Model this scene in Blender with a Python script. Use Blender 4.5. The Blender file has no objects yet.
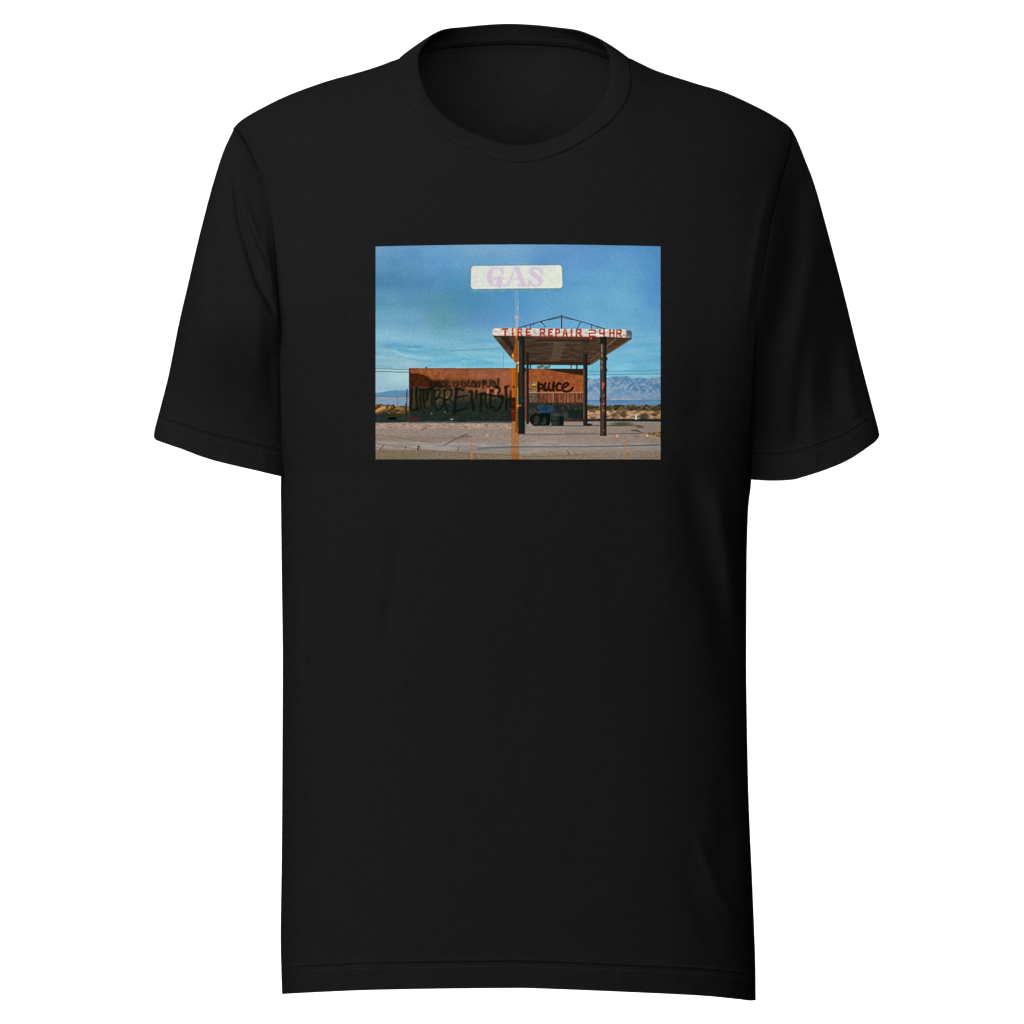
import bpy, math
import numpy as np

# ------------------------------------------------------------------ scene
scene = bpy.context.scene
COL = scene.collection
S = 0.00075                       # metres per traced image pixel
D = 6.0                           # camera distance (m)
CX, CY, CZ = 512.0, 512.0, 1.10   # centre of the traced image in pixels, height above ground

def P3(X, Y, d):
    """traced image pixel + its own depth (towards the viewer) -> world metres, scaled about the camera"""
    X = np.asarray(X, float); Y = np.asarray(Y, float); d = np.asarray(d, float)
    k = 1.0 - d * S / D  # scales each point about the camera by depth, so it keeps its image pixel
    return np.stack(np.broadcast_arrays((X - CX) * S * k, -d * S, (CY - Y) * S * k + CZ), -1)

def spl(pts, n, closed=False):
    """Catmull-Rom resampling of a polyline by arc length"""
    p = np.asarray(pts, float)
    if closed: q = np.vstack([p[-1], p, p[0], p[1]])
    else: q = np.vstack([2 * p[0] - p[1], p, 2 * p[-1] - p[-2]])
    out = []
    for i in range(1, len(q) - 2):
        t = np.linspace(0, 1, 24, endpoint=False)[:, None]
        a, b, c, e = q[i - 1], q[i], q[i + 1], q[i + 2]
        out.append(0.5 * (2 * b + (c - a) * t + (2 * a - 5 * b + 4 * c - e) * t * t + (3 * b - a - 3 * c + e) * t ** 3))
    out = np.vstack(out + [q[len(q) - 2][None]])
    L = np.r_[0, np.cumsum(np.linalg.norm(np.diff(out, axis=0), axis=1))]
    u = np.linspace(0, L[-1], n)
    return np.stack([np.interp(u, L, out[:, k]) for k in range(out.shape[1])], 1)

def seg_dist(X, Y, pts):
    """distance to a polyline and position 0..1 along it"""
    pts = np.asarray(pts, float)
    best = np.full(np.shape(X), 1e9); pos = np.zeros(np.shape(X))
    L = np.r_[0, np.cumsum(np.linalg.norm(np.diff(pts, axis=0), axis=1))]
    for i in range(len(pts) - 1):
        a, b = pts[i], pts[i + 1]; v = b - a; l2 = max(v @ v, 1e-9)
        t = np.clip(((X - a[0]) * v[0] + (Y - a[1]) * v[1]) / l2, 0, 1)
        dd = np.hypot(X - a[0] - t * v[0], Y - a[1] - t * v[1])
        m = dd < best
        best = np.where(m, dd, best); pos = np.where(m, (L[i] + t * (L[i + 1] - L[i])) / L[-1], pos)
    return best, pos

def vnoise(X, Y, sx, sy, seed):
    """smooth value noise"""
    rng = np.random.RandomState(seed); T = rng.rand(128, 128)
    u = np.asarray(X) / sx + 500.3; v = np.asarray(Y) / sy + 500.7
    i = np.floor(u).astype(int); j = np.floor(v).astype(int)
    f = u - i; g = v - j; f = f * f * (3 - 2 * f); g = g * g * (3 - 2 * g)
    a = T[i % 128, j % 128]; b = T[(i + 1) % 128, j % 128]; c = T[i % 128, (j + 1) % 128]; e = T[(i + 1) % 128, (j + 1) % 128]
    return (a * (1 - f) + b * f) * (1 - g) + (c * (1 - f) + e * f) * g - 0.5

# ------------------------------------------------------------------ outlines
L_SEAM = [(234.2, 128.2), (239.5, 135), (249, 151.6), (259, 175), (265, 194.5), (269, 216), (271.3, 245), (273, 275), (275.4, 306), (277.8, 335), (279.5, 370), (280.6, 420), (281, 476)]
R_SEAM = [(793.4, 132.8), (791.5, 144), (786.5, 164), (779.5, 187), (771.5, 221), (766, 254), (761, 284), (757.3, 320), (754.5, 352), (752.6, 400), (751.4, 440), (751.2, 479)]
L_SIDE = L_SEAM + [(282.2, 582), (283, 643), (283, 700), (282.2, 846), (281, 932), (281.6, 969), (282.2, 987), (283.2, 1010)]
R_SIDE = R_SEAM + [(748.3, 504), (747, 533), (746.3, 570), (746, 655), (746.3, 700), (748.3, 797), (752, 883), (754.7, 950), (755.3, 979), (755.5, 1010)]
_l = spl(L_SIDE, 500); _r = spl(R_SIDE, 500)
XL = lambda Y: np.interp(Y, _l[:, 1], _l[:, 0]) - .5 * np.clip((np.asarray(Y) - 470) / 20, 0, 1)
XR = lambda Y: np.interp(Y, _r[:, 1], _r[:, 0]) + .4 * np.clip((np.asarray(Y) - 470) / 20, 0, 1)
SHOULDER_L = [(234.2, 128.2), (238.6, 123.4), (246, 118), (259, 110.5), (286.4, 96.9), (323.5, 83.2), (356.7, 73.8), (378, 67.2), (392, 61.8)]
SHOULDER_R = [(630, 59), (640, 64), (659, 72.5), (698, 85), (725.5, 93.4), (760.6, 109.6), (782, 122), (789.4, 127.6), (793.4, 132.8)]
_sl = spl(SHOULDER_L, 120) - [0, 1.0]; _sr = spl(SHOULDER_R, 120) - [0, 1.0]
def curve(mid):
    q = np.vstack([_sl, spl(mid, 120), _sr]); q = q[np.argsort(q[:, 0], kind='stable')]
    return lambda X: np.interp(X, q[:, 0], q[:, 1])
Y_RIDGE_F = curve([(394, 60), (410, 55), (440, 50), (512, 46), (590, 49), (615, 53), (628, 57.2)])
Y_RIDGE_B = curve([(394, 60), (405, 53), (420, 42), (440, 31), (470, 24), (510, 21), (550, 22.5), (580, 29.5), (605, 42), (628, 57)])
Y_TOP_F = curve([(394, 60.4), (398.6, 61.5), (404, 71), (408, 83), (414, 97.5), (424, 111.5), (438, 124.5), (460, 138.5), (490, 150), (520, 154), (550, 150), (575, 137.5), (597, 122), (612, 107), (625, 93.5), (628.6, 78), (629.6, 67), (629.8, 60)])
Y_TOP_B = curve([(394, 60.4), (405, 56), (420, 49), (440, 43.5), (470, 40.5), (510, 38.5), (550, 39.5), (580, 43), (605, 51), (620, 56), (628, 58.2)])
HEM = [(283.2, 993.3), (299, 992.4), (328, 991), (367, 989.4), (438, 988), (510, 987.4), (540, 987.8), (615, 990.8), (697, 994.7), (737, 998.3), (749, 999.8), (755.4, 999.6)]
_h = spl(HEM, 300) + [0, .8]
Y_HEM = lambda X: np.interp(X, _h[:, 0], _h[:, 1])

NECK_SEAM = spl([(401.4, 81), (406.5, 96), (415.4, 110), (428, 124), (446, 137.5), (474, 150), (500, 159.6), (519, 162.2), (543, 159), (560, 152.8), (575.6, 145.5), (592, 135.5), (609, 123), (621.7, 109), (629.3, 93.8), (631.2, 78.5)], 40)
# folds of the cloth: polyline, half width, height (towards the viewer), fade-in, fade-out
BODY_FOLDS = [
    ([(686, 440), (692, 490), (706, 556), (718, 600), (729, 660), (735, 740)], 14, -7.5, .2, .4),
    ([(716, 470), (722, 520), (731, 585), (738, 640)], 9, 5.0, .3, .4),
    ([(688, 815), (702, 850), (716, 888), (728, 908), (741, 938)], 6, 3.2, .4, .3),
    ([(672, 850), (700, 905), (722, 960)], 9, -2.2, .4, .3),
    ([(724, 760), (727, 850), (737, 900)], 10, -3.0, .4, .4),
    ([(318, 515), (312, 580), (306, 645), (303, 720)], 6, -2.1, .3, .4),
    ([(352, 540), (348, 600), (342, 670)], 7, -2.1, .3, .4),
    ([(402, 500), (396, 570), (384, 640), (376, 690)], 9, -2.6, .3, .4),
    ([(300, 560), (296, 650), (292, 760)], 7, 2.1, .3, .4),
    ([(292, 860), (291, 900), (296, 960)], 6, 1.6, .4, .2),
    ([(304, 790), (306, 850), (302, 900)], 6, -1.2, .4, .4),
    ([(520, 500), (512, 600), (508, 690)], 26, 1.2, .4, .4),
    ([(610, 480), (616, 560), (618, 640)], 22, -1.4, .4, .4),
    ([(660, 500), (664, 570), (672, 640)], 16, 1.6, .4, .4),
    ([(746, 190), (742, 240), (738, 320), (736, 400)], 20, 3.0, .4, .4),
    ([(781, 165), (772, 195), (762, 238), (754, 285), (748, 335)], 9, 3.5, .25, .3),
    ([(704, 330), (700, 400), (690, 450)], 16, -3.0, .5, .3),
    ([(292, 195), (287, 240), (284, 300)], 7, -2.2, .4, .5),
    ([(300, 300), (296, 380), (294, 440)], 10, 1.5, .4, .4),
]
L_FOLDS = [
    ([(231, 165), (234.6, 182), (239.5, 220), (247, 246), (257, 280), (269.5, 304), (277, 322)], 3.2, -4.6, .25, .12),
    ([(240, 190), (246, 212), (254, 236), (262, 258), (270, 286)], 4.5, 4.6, .25, .3),
    ([(242, 196), (250, 224), (260, 248), (268, 268)], 2.3, -3.2, .3, .4),
    ([(262, 232), (267, 250), (272.5, 276), (276, 300)], 3.6, 2.6, .3, .25),
    ([(213, 200), (213, 250), (214, 300), (216, 350)], 7, -4.0, .35, .35),
    ([(232, 300), (232, 350), (238, 420)], 8, -1.4, .4, .3),
    ([(256, 290), (258, 340), (258, 400)], 8, 3.0, .4, .4),
    ([(272, 340), (271, 370), (274, 420)], 5, -1.5, .3, .3),
    ([(190, 300), (184, 360), (182, 410)], 8, 1.4, .4, .3),
]
R_FOLDS = [
    ([(816, 210), (814, 240), (807, 285), (799, 330), (791, 380), (786, 420), (783, 455)], 8, 2.4, .25, .1),
    ([(796, 165), (796, 200), (794, 240), (785, 290), (772, 345), (762, 400)], 15, -12.0, .15, .3),
    ([(816, 330), (812, 380), (812, 425), (815, 460)], 8, 3.6, .4, .1),
    ([(832, 320), (832, 380), (834, 430)], 8, -2.6, .4, .2),
    ([(846, 340), (850, 390), (858, 430)], 7, 3.0, .4, .2),
    ([(800, 380), (799, 420), (797, 450)], 6, -2.4, .4, .2),
    ([(775, 385), (781, 430), (777, 452)], 4, 2.0, .4, .1),
    ([(818, 452), (814, 466)], 3, 1.6, .2, .2),
]
def folds(X, Y, lst):
    out = np.zeros(np.shape(X))
    for pts, w, a, fi, fo in lst:
        dd, t = seg_dist(X, Y, spl(pts, 24))
        env = np.clip(t / fi, 0, 1) * np.clip((1 - t) / fo, 0, 1); env = env * env * (3 - 2 * env)
        out += a * np.exp(-(dd / w) ** 2) * env
    return out

def sup(u, p): return np.power(np.clip(1 - np.power(np.clip(u, 0, 1), p), 0, 1), 1 / p)
def arm_e(Y): return 0.68 * np.power(np.clip(np.sin(np.pi * np.clip((Y - 128) / 345.0, 0, 1)), 0, 1), .8)
def base_depth(X, Y, back):
    xl, xr = XL(Y), XR(Y)
    s = np.clip(np.abs((X - (xl + xr) / 2) / ((xr - xl) / 2)), 0, 1)
    A = np.interp(Y, [60, 150, 300, 450, 700, 1000], [96, 104, 120, 124, 116, 118])
    e = arm_e(Y)
    f0 = sup(s, 2.5); f1 = 1 - s ** 3.6
    f = e + (1 - e) * (f0 * (1 - e / .68) + f1 * (e / .68))
    h = Y - (Y_RIDGE_B(X) if back else Y_RIDGE_F(X))
    g = sup(1 - np.clip(h / (90.0 if back else 175.0), 0, 1), 3.0 if back else 2.15)
    return A * f * g * (0.92 if back else 1.0)
def seam_groove(X, Y):
    dl, _ = seg_dist(X, Y, _l[:240:6]); dr, _ = seg_dist(X, Y, _r[:240:6])
    w = np.clip((470 - Y) / 60, 0, 1)
    return -.45 * w * (np.exp(-(dl / 2.2) ** 2) + np.exp(-(dr / 2.2) ** 2))
def front_depth(X, Y, fine=True):
    d = base_depth(X, Y, False)
    if fine:
        s = np.clip((X - XL(Y)) / 16, 0, 1) * np.clip((XR(Y) - X) / 10, 0, 1)
        d = d + folds(X, Y, BODY_FOLDS) * s
        d = d + s * (1.6 * vnoise(X, Y, 55, 90, 3) + .5 * vnoise(X, Y, 22, 30, 4) + .22 * vnoise(X, Y, 12, 8, 5))
        d = d + seam_groove(X, Y) - .7 * np.exp(-(seg_dist(X, Y, NECK_SEAM)[0] / 2.4) ** 2) * np.clip((600 - X) / 30, 0, 1)
        hd = Y_HEM(X) - Y                                 # the turned-up hem: a ridge, a groove, then the doubled cloth
        d = d + s * (1.9 * np.exp(-((hd - 28.8 - .8 * vnoise(X, Y, 9, 999, 8)) / 2.0) ** 2) - .25 * np.exp(-((hd - 25) / 1.6) ** 2) + .5 * np.clip((23.5 - hd) / 3, 0, 1)
                 + .8 * vnoise(X, Y, 7, 12, 9) * np.clip((27 - hd) / 6, 0, 1))
    return d

# ------------------------------------------------------------------ mesh helpers
def link(name, verts, faces, mat, parent=None, solid=0.0, smooth=True):
    me = bpy.data.meshes.new(name)
    verts = np.asarray(verts, np.float32).reshape(-1, 3); faces = np.asarray(faces, np.int32)
    me.vertices.add(len(verts)); me.vertices.foreach_set('co', verts.ravel())
    n = len(faces); k = faces.shape[1]
    me.loops.add(n * k); me.loops.foreach_set('vertex_index', faces.ravel())
    me.polygons.add(n); me.polygons.foreach_set('loop_start', np.arange(0, n * k, k, dtype=np.int32))
    me.update(calc_edges=True); me.validate()
    me.polygons.foreach_set('use_smooth', np.full(len(me.polygons), smooth))
    me.materials.append(mat)
    o = bpy.data.objects.new(name, me); COL.objects.link(o)
    if parent: o.parent = parent; o.matrix_parent_inverse = parent_inv(parent)
    if solid:
        m = o.modifiers.new('thickness', 'SOLIDIFY'); m.thickness = solid; m.offset = -1; m.use_even_offset = False
    return o
def parent_inv(p):
    from mathutils import Matrix                    # meshes are all placed in world metres; only the Empty has a location
    return Matrix.Translation(-p.location) if p.type == 'EMPTY' else Matrix.Identity(4)

def grid_faces(nu, nv, flip=False, off=0, closed=False):
    i, j = np.meshgrid(np.arange(nu - (0 if closed else 1)), np.arange(nv - 1), indexing='ij')
    i2 = (i + 1) % nu
    f = np.stack([i * nv + j, i2 * nv + j, i2 * nv + j + 1, i * nv + j + 1], -1).reshape(-1, 4) + off
    return f[:, ::-1] if flip else f

def tube(path, r, n=6):
    """continuous thread along world points"""
    path = np.asarray(path); t = np.gradient(path, axis=0); t /= np.linalg.norm(t, axis=1)[:, None] + 1e-12
    up = np.array([0, 1.0, 0]); a = np.cross(t, up); a /= np.linalg.norm(a, axis=1)[:, None] + 1e-12; b = np.cross(t, a)
    an = np.linspace(0, 2 * np.pi, n, endpoint=False)
    v = path[:, None] + r * (np.cos(an)[None, :, None] * a[:, None] + np.sin(an)[None, :, None] * b[:, None])
    m = len(path); i, j = np.meshgrid(np.arange(m - 1), np.arange(n), indexing='ij'); j2 = (j + 1) % n
    f = np.stack([i * n + j, i * n + j2, (i + 1) * n + j2, (i + 1) * n + j], -1).reshape(-1, 4)
    return v.reshape(-1, 3), f

# ------------------------------------------------------------------ materials
def cloth(name, base, bump=0.25):
    m = bpy.data.materials.new(name); m.use_nodes = True; nt = m.node_tree; N = nt.nodes
    bs = N['Principled BSDF']; bs.inputs['Roughness'].default_value = 1.0; bs.inputs['Specular IOR Level'].default_value = 0.0
    tc = N.new('ShaderNodeTexCoord')
    mp = N.new('ShaderNodeMapping'); mp.inputs['Scale'].default_value = (1, 1, 2.6); nt.links.new(tc.outputs['Object'], mp.inputs['Vector'])
    n1 = N.new('ShaderNodeTexNoise'); n1.inputs['Scale'].default_value = 420; n1.inputs['Detail'].default_value = 3
    n2 = N.new('ShaderNodeTexNoise'); n2.inputs['Scale'].default_value = 150; n2.inputs['Detail'].default_value = 4
    for n in (n1, n2): nt.links.new(mp.outputs['Vector'], n.inputs['Vector'])
    add = N.new('ShaderNodeMath'); add.operation = 'MULTIPLY_ADD'; add.inputs[1].default_value = 0.6
    nt.links.new(n2.outputs['Fac'], add.inputs[0]); nt.links.new(n1.outputs['Fac'], add.inputs[2])
    cr = N.new('ShaderNodeMapRange'); cr.inputs['From Min'].default_value = .45; cr.inputs['From Max'].default_value = 1.15
    cr.inputs['To Min'].default_value = .82; cr.inputs['To Max'].default_value = 1.18
    nt.links.new(add.outputs[0], cr.inputs['Value'])
    mix = N.new('ShaderNodeMix'); mix.data_type = 'RGBA'; mix.blend_type = 'MULTIPLY'; mix.inputs['Factor'].default_value = 1
    mix.inputs[6].default_value = (*base, 1); nt.links.new(cr.outputs[0], mix.inputs[7]); nt.links.new(mix.outputs[2], bs.inputs['Base Color'])
    bp = N.new('ShaderNodeBump'); bp.inputs['Strength'].default_value = bump; bp.inputs['Distance'].default_value = 0.0006
    nt.links.new(add.outputs[0], bp.inputs['Height']); nt.links.new(bp.outputs['Normal'], bs.inputs['Normal'])
    return m
BLACK = 0.0119
M_CLOTH = cloth('black_jersey', (BLACK, BLACK, BLACK))
M_INSIDE_LIT = cloth('black_jersey_inside_lit', (BLACK * 1.32,) * 3)  # same jersey, colour lightened to stand in for light inside the neck
M_RIB = cloth('black_rib', (BLACK * 1.04,) * 3, .2)
M_THREAD = cloth('black_thread', (BLACK * 2.1,) * 3, .1)

# ------------------------------------------------------------------ the shirt
shirt = bpy.data.objects.new('t_shirt', None); COL.objects.link(shirt)
shirt.empty_display_size = .1
shirt.location = (0, 0, float(P3(512, 1000, 0)[2]))
shirt['label'] = 'black short-sleeved crew-neck t-shirt with a printed photo of a gas station on its chest'
shirt['category'] = 't-shirt'

# body: front and back panels; the lowest band of each is the hem
NS, NV, NHEM = 320, 460, 24
sgrid = np.sin(np.linspace(-np.pi / 2, np.pi / 2, NS)) * .55 + np.linspace(-1, 1, NS) * .45
def panel(back):
    top = Y_TOP_B if back else Y_TOP_F
    # where each column meets the top outline
    lo = np.full(NS, 20.0); hi = np.full(NS, 400.0)
    col = lambda Y: (XL(Y) + XR(Y)) / 2 + sgrid * (XR(Y) - XL(Y)) / 2
    for _ in range(40):
        mid = (lo + hi) / 2; below = mid > top(col(mid)); hi = np.where(below, mid, hi); lo = np.where(below, lo, mid)
    yt = hi
    yb = Y_HEM(col(np.full(NS, 990.0)))
    if back: yb = yb - 7 * (1 - sgrid ** 2)
    w = np.r_[np.linspace(0, 1, NHEM, endpoint=False) * 0, 0][:0]
    hemY = np.linspace(0, 25.2, NHEM)
    v = np.linspace(0, 1, NV - NHEM + 1)[1:]; v = 1 - (1 - v) ** 1.12
    Y = np.concatenate([yb[:, None] - hemY[None], (yb - 25.2)[:, None] + (yt - yb + 25.2)[:, None] * v[None]], 1)
    xl, xr = XL(Y), XR(Y); X = (xl + xr) / 2 + sgrid[:, None] * (xr - xl) / 2
    d = -base_depth(X, Y, True) if back else front_depth(X, Y)
    if back: d = d - 1.5 * vnoise(X, Y, 55, 90, 11) * (1 - np.abs(sgrid[:, None]))
    return P3(X, Y, d)
PF, PB = panel(False), panel(True)
def two(pf, pb):
    nu, nv = pf.shape[:2]
    v = np.concatenate([pf.reshape(-1, 3), pb.reshape(-1, 3)])
    f = np.concatenate([grid_faces(nu, nv), grid_faces(nu, nv, True, nu * nv)])
    return v, f
def weld(o, dist=1e-5):
    import bmesh
    bm = bmesh.new(); bm.from_mesh(o.data); bmesh.ops.remove_doubles(bm, verts=bm.verts, dist=dist); bm.to_mesh(o.data); bm.free()
    o.data.polygons.foreach_set('use_smooth', np.full(len(o.data.polygons), True)); o.data.update()
TH = 1.3 * S
def lap(p, sign, w):
    """the turned-up layer of a hem, a little proud of the panel, closing at the side edges"""
    q = p.copy(); q[..., 1] -= sign * .95 * S * w; return q
SIDE = np.clip((1 - np.abs(sgrid)) / .02, 0, 1)[:, None]
o = link('body', *two(PF[:, 2:], PB[:, 2:]), M_CLOTH, shirt, TH); weld(o)
o.data.materials.append(M_INSIDE_LIT); o.modifiers[0].material_offset = 1
hem = link('hem', *two(lap(PF[:, :NHEM], 1, SIDE), lap(PB[:, :NHEM], -1, SIDE)), M_CLOTH, shirt, .9 * S); weld(hem)
def thread(name, X, Y, dfun, parent, period=2.1, amp=.75, r=.42):
    L = np.r_[0, np.cumsum(np.hypot(np.diff(X), np.diff(Y)))]
    n = int(L[-1] / period * 6); u = np.linspace(0, L[-1], n)
    X = np.interp(u, L, X); Y = np.interp(u, L, Y)
    d = dfun(X, Y) + amp * np.sin(2 * np.pi * u / period) - .35
    return link(name, *tube(P3(X, Y, d), r * S), M_THREAD, parent)
xs = np.linspace(290, 748, 400)
thread('stitching', xs, Y_HEM(xs) - 28.4, front_depth, hem)
thread('stitching', xs, Y_HEM(xs) - 21.6, lambda a, b: front_depth(a, b) + .95, hem)

# sleeves
def sleeve(outer, seam, cuff, lst, sign, label, yseam_end, tuck, pe, pf_, bulge, w0):
    NU, NW = 90, 190
    o_ = spl(outer, NW); i_ = spl(seam, NW)
    o_[:, 0] -= sign * .7 * np.clip(np.arange(NW) / 12, 0, 1); o_[0, 1] -= .6
    # the lower inner edge is tucked in beside the body
    t = np.clip((i_[:, 1] - 330) / 110, 0, 1); seam0 = i_.copy()
    t0 = np.clip((i_[:, 1] - 126) / 14, 0, 1)
    i_[:, 0] += sign * (4.0 * t0 + (tuck - 4) * t * t * (3 - 2 * t))       # seam allowance inside the body
    c_ = spl(cuff, NU) + [-sign * .4, .5]                                   # from outer tip to inner end
    u = (1 - np.cos(np.linspace(0, np.pi, NU))) / 2 * .6 + np.linspace(0, 1, NU) * .4
    cu = np.stack([np.interp(u, np.linspace(0, 1, NU), c_[:, k]) for k in (0, 1)], 1)
    W = np.linspace(0, 1, NW)
    chord = lambda uu: o_[-1][None] * (1 - uu)[:, None] + i_[-1][None] * uu[:, None]
    res = []
    for back in (False, True):
        base = o_[None] * (1 - u)[:, None, None] + i_[None] * u[:, None, None]
        bend = (cu - chord(u))
        if back: bend = bend * .25
        pts = base + bend[:, None, :] * (W ** 1.6)[None, :, None]
        X, Y = pts[..., 0], pts[..., 1]
        es = base_depth(i_[:, 0] * 0 + (XL(i_[:, 1]) if sign > 0 else XR(i_[:, 1])), i_[:, 1], back)
        q_ = np.clip((yseam_end + 34 - i_[:, 1]) / 165, 0, 1); es = (es + .9 * np.clip((i_[:, 1] - 140) / 20, 0, 1)) * q_ * q_ * (3 - 2 * q_)
        B = bulge * np.clip((W - w0) / (1 - w0), 0, 1) ** 1.15
        uu = u[:, None]
        us = 1 - 4.0 * t0 / np.maximum(np.linalg.norm(i_ - o_, axis=1), 5)       # where the body's edge crosses the sleeve
        d = es[None] * sup(1 - np.clip(uu / us[None], 0, 1), pe) + B[None] * sup(np.abs(2 * uu - 1), pf_)
        if not back:
            edge = np.clip(uu / .12, 0, 1) * np.clip((1 - uu) / .06, 0, 1)
            d = d + edge * (folds(X, Y, lst) + 1.2 * vnoise(X, Y, 25, 50, 21) + .4 * vnoise(X, Y, 10, 16, 22))
            d = d + seam_groove(X, Y)
            hd = (1 - W)[None] * np.linalg.norm(o_[-1] - o_[0]) * 1.02
            hd = hd * (28.0 / 27.0)
            d = d + edge * (2.0 * np.exp(-((hd - 27.3) / 2.0) ** 2) - .3 * np.exp(-((hd - 23.5) / 1.7) ** 2) + .5 * np.clip((22 - hd) / 3, 0, 1)
                            + 1.1 * vnoise(X, Y, 7, 14, 23) * np.clip((27 - hd) / 6, 0, 1))
        else: d = -d
        res.append((X, Y, d))
    Lw = np.linalg.norm(o_[-1] - o_[0]) * 1.02 * 28 / 27
    kh = int(np.argmin(np.abs((1 - W) * Lw - 23.8)))
    pf, pb = P3(*res[0]), P3(*res[1])
    if sign < 0: pf, pb = pf[::-1], pb[::-1]
    ob = link('sleeve', *two(pf[:, :-1][:, ::-1], pb[:, :-1][:, ::-1]), M_CLOTH, shirt, TH); weld(ob)
    ob['label'] = label
    sd = np.clip(np.minimum(np.arange(NU), NU - 1 - np.arange(NU)) / 5, 0, 1)[:, None]
    hb = link('sleeve_hem', *two(lap(pf[:, kh:][:, ::-1], 1, sd), lap(pb[:, kh:][:, ::-1], -1, sd)), M_CLOTH, ob, .9 * S); weld(hb)
    X, Y, d = res[0]
    for off in (27.0, 20.6):
        k = (1 - off / Lw) * (NW - 1); k0 = int(k); f = k - k0
        xx, yy, dd = [(q[3:-6, k0] * (1 - f) + q[3:-6, k0 + 1] * f) for q in (X, Y, d)]
        o_x = np.argsort(xx)
        thread('stitching', xx[o_x], yy[o_x], lambda a, b, xx=xx[o_x], dd=dd[o_x]: np.interp(a, xx, dd) + (.95 if off < 22 else 0), ob)
    return ob
L_OUT = [(234.2, 128.2), (230.6, 136), (225.6, 147.5), (220, 163), (211, 193), (198.9, 240), (189, 282.5), (180, 321), (173, 356), (168, 380), (160, 411), (155.5, 428), (154.2, 436.6)]
R_OUT = [(793.4, 132.8), (796.4, 138.4), (803.6, 157.4), (813.4, 183), (823.7, 219), (842.5, 290), (857.2, 350), (867.4, 389.5), (876, 422), (879, 434.6)]
L_CUFF = [(154.2, 436.6), (156.8, 439.7), (167, 443.5), (181.6, 448.4), (203.6, 456.6), (225.6, 462.8), (255, 469.6), (281, 475.7), (293, 477.5)]
R_CUFF = [(879, 434.6), (878, 437.6), (871.8, 443.7), (849.9, 458.4), (827.9, 468.2), (798.6, 477.6), (788, 479.6), (769, 480.2), (751.4, 479.2), (740, 478)]
sleeve(L_OUT, L_SEAM, L_CUFF, L_FOLDS, 1, 'creased short sleeve with deep folds below the shoulder seam', 440, 12, 2.4, 2.5, 50, .1)
sleeve(R_OUT, R_SEAM, R_CUFF, R_FOLDS, -1, 'shaded short sleeve with one broad soft fold', 440, 11, 1.1, 1.7, 36, .5)

# collar: a rib band between its seam and its free edge
PAIRS_F = [((398.4, 59.0), (430, 37.2), 0), ((399.8, 69), (420.5, 51), 16), ((401.4, 81), (418.8, 66), 35), ((406.5, 96), (422, 81.5), 54), ((415.4, 110), (431.5, 101)),
           ((428, 124), (446, 116.5)), ((446, 137.5), (468, 130)), ((474, 150), (492, 139.5)), ((500, 159.6), (508, 144)), ((519, 162.2), (521, 145)),
           ((543, 159), (537, 142.8)), ((560, 152.8), (553, 138)), ((575.6, 145.5), (567, 131.8)), ((592, 135.5), (580, 124)), ((609, 123), (592, 113.5)),
           ((621.7, 109), (604, 96.5)), ((629.3, 93.8), (610, 81.5)), ((631.2, 78.5), (610.6, 69), 37), ((630.9, 68.5), (609.6, 58.5), 22), ((630.7, 63), (606.5, 48.5), 4)]
PAIRS_B = [((630.2, 58.2), (600, 39.2), -16), ((617, 53), (588, 33.4), -26), ((600, 47), (576, 29.6), -40), ((575, 42.5), (558, 27.2), -53), ((545, 39.6), (535, 24.8), -58),
           ((510, 38.6), (509, 23.6), -60), ((478, 40), (484, 24.8), -58), ((450, 42.5), (461, 27.0), -53), ((430, 44), (449, 28.2), -42), ((414, 51), (438.5, 31), -24)]
ctl = []
for q in PAIRS_F:
    a, b = q[:2]
    da = float(base_depth(np.array(a[0]), np.array(a[1]), False)); da = {63: 17.0, 68.5: 32.0}.get(a[1], da); db = q[2] if len(q) > 2 else float(base_depth(np.array(b[0]), np.array(b[1]), False)) * .95
    ctl.append((*a, da + .3, *b, db))
for (a, b, db) in PAIRS_B:
    a = (a[0], max(a[1], float(Y_TOP_B(a[0])) + 1.6))
    da = -float(base_depth(np.array(a[0]), np.array(a[1]), True))
    ctl.append((*a, da + .8, *b, db))
NC, NB = 420, 12
ring = spl(ctl, NC + 1, True)[:-1]
tt = np.linspace(0, 1, NB)[None, :, None]
A_, B_ = ring[:, None, :3], ring[:, None, 3:]
band = A_ * (1 - tt) + B_ * tt
tang = np.roll(ring[:, :3], -1, 0) - np.roll(ring[:, :3], 1, 0)
nrm = np.cross(tang, ring[:, 3:] - ring[:, :3]); nrm /= np.linalg.norm(nrm, axis=1)[:, None]
# outward = away from the neck axis
cen = np.array([512, 90.0, 20.0]); sg = np.sign(((ring[:, :3] - cen) * nrm).sum(1)); nrm *= sg[:, None]
prof = 1.3 * np.power(np.clip(1 - (2 * np.linspace(0, 1, NB) - 1) ** 2, 0, 1), .55)
band = band + nrm[:, None, :] * prof[None, :, None]
bw = P3(band[..., 0], band[..., 1], band[..., 2])
collar = link('collar', bw.reshape(-1, 3), grid_faces(NC, NB, False, 0, True), M_RIB, shirt, 1.5 * S)
collar.modifiers[0].offset = -1
collar['label'] = 'ribbed crew-neck band'
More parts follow.
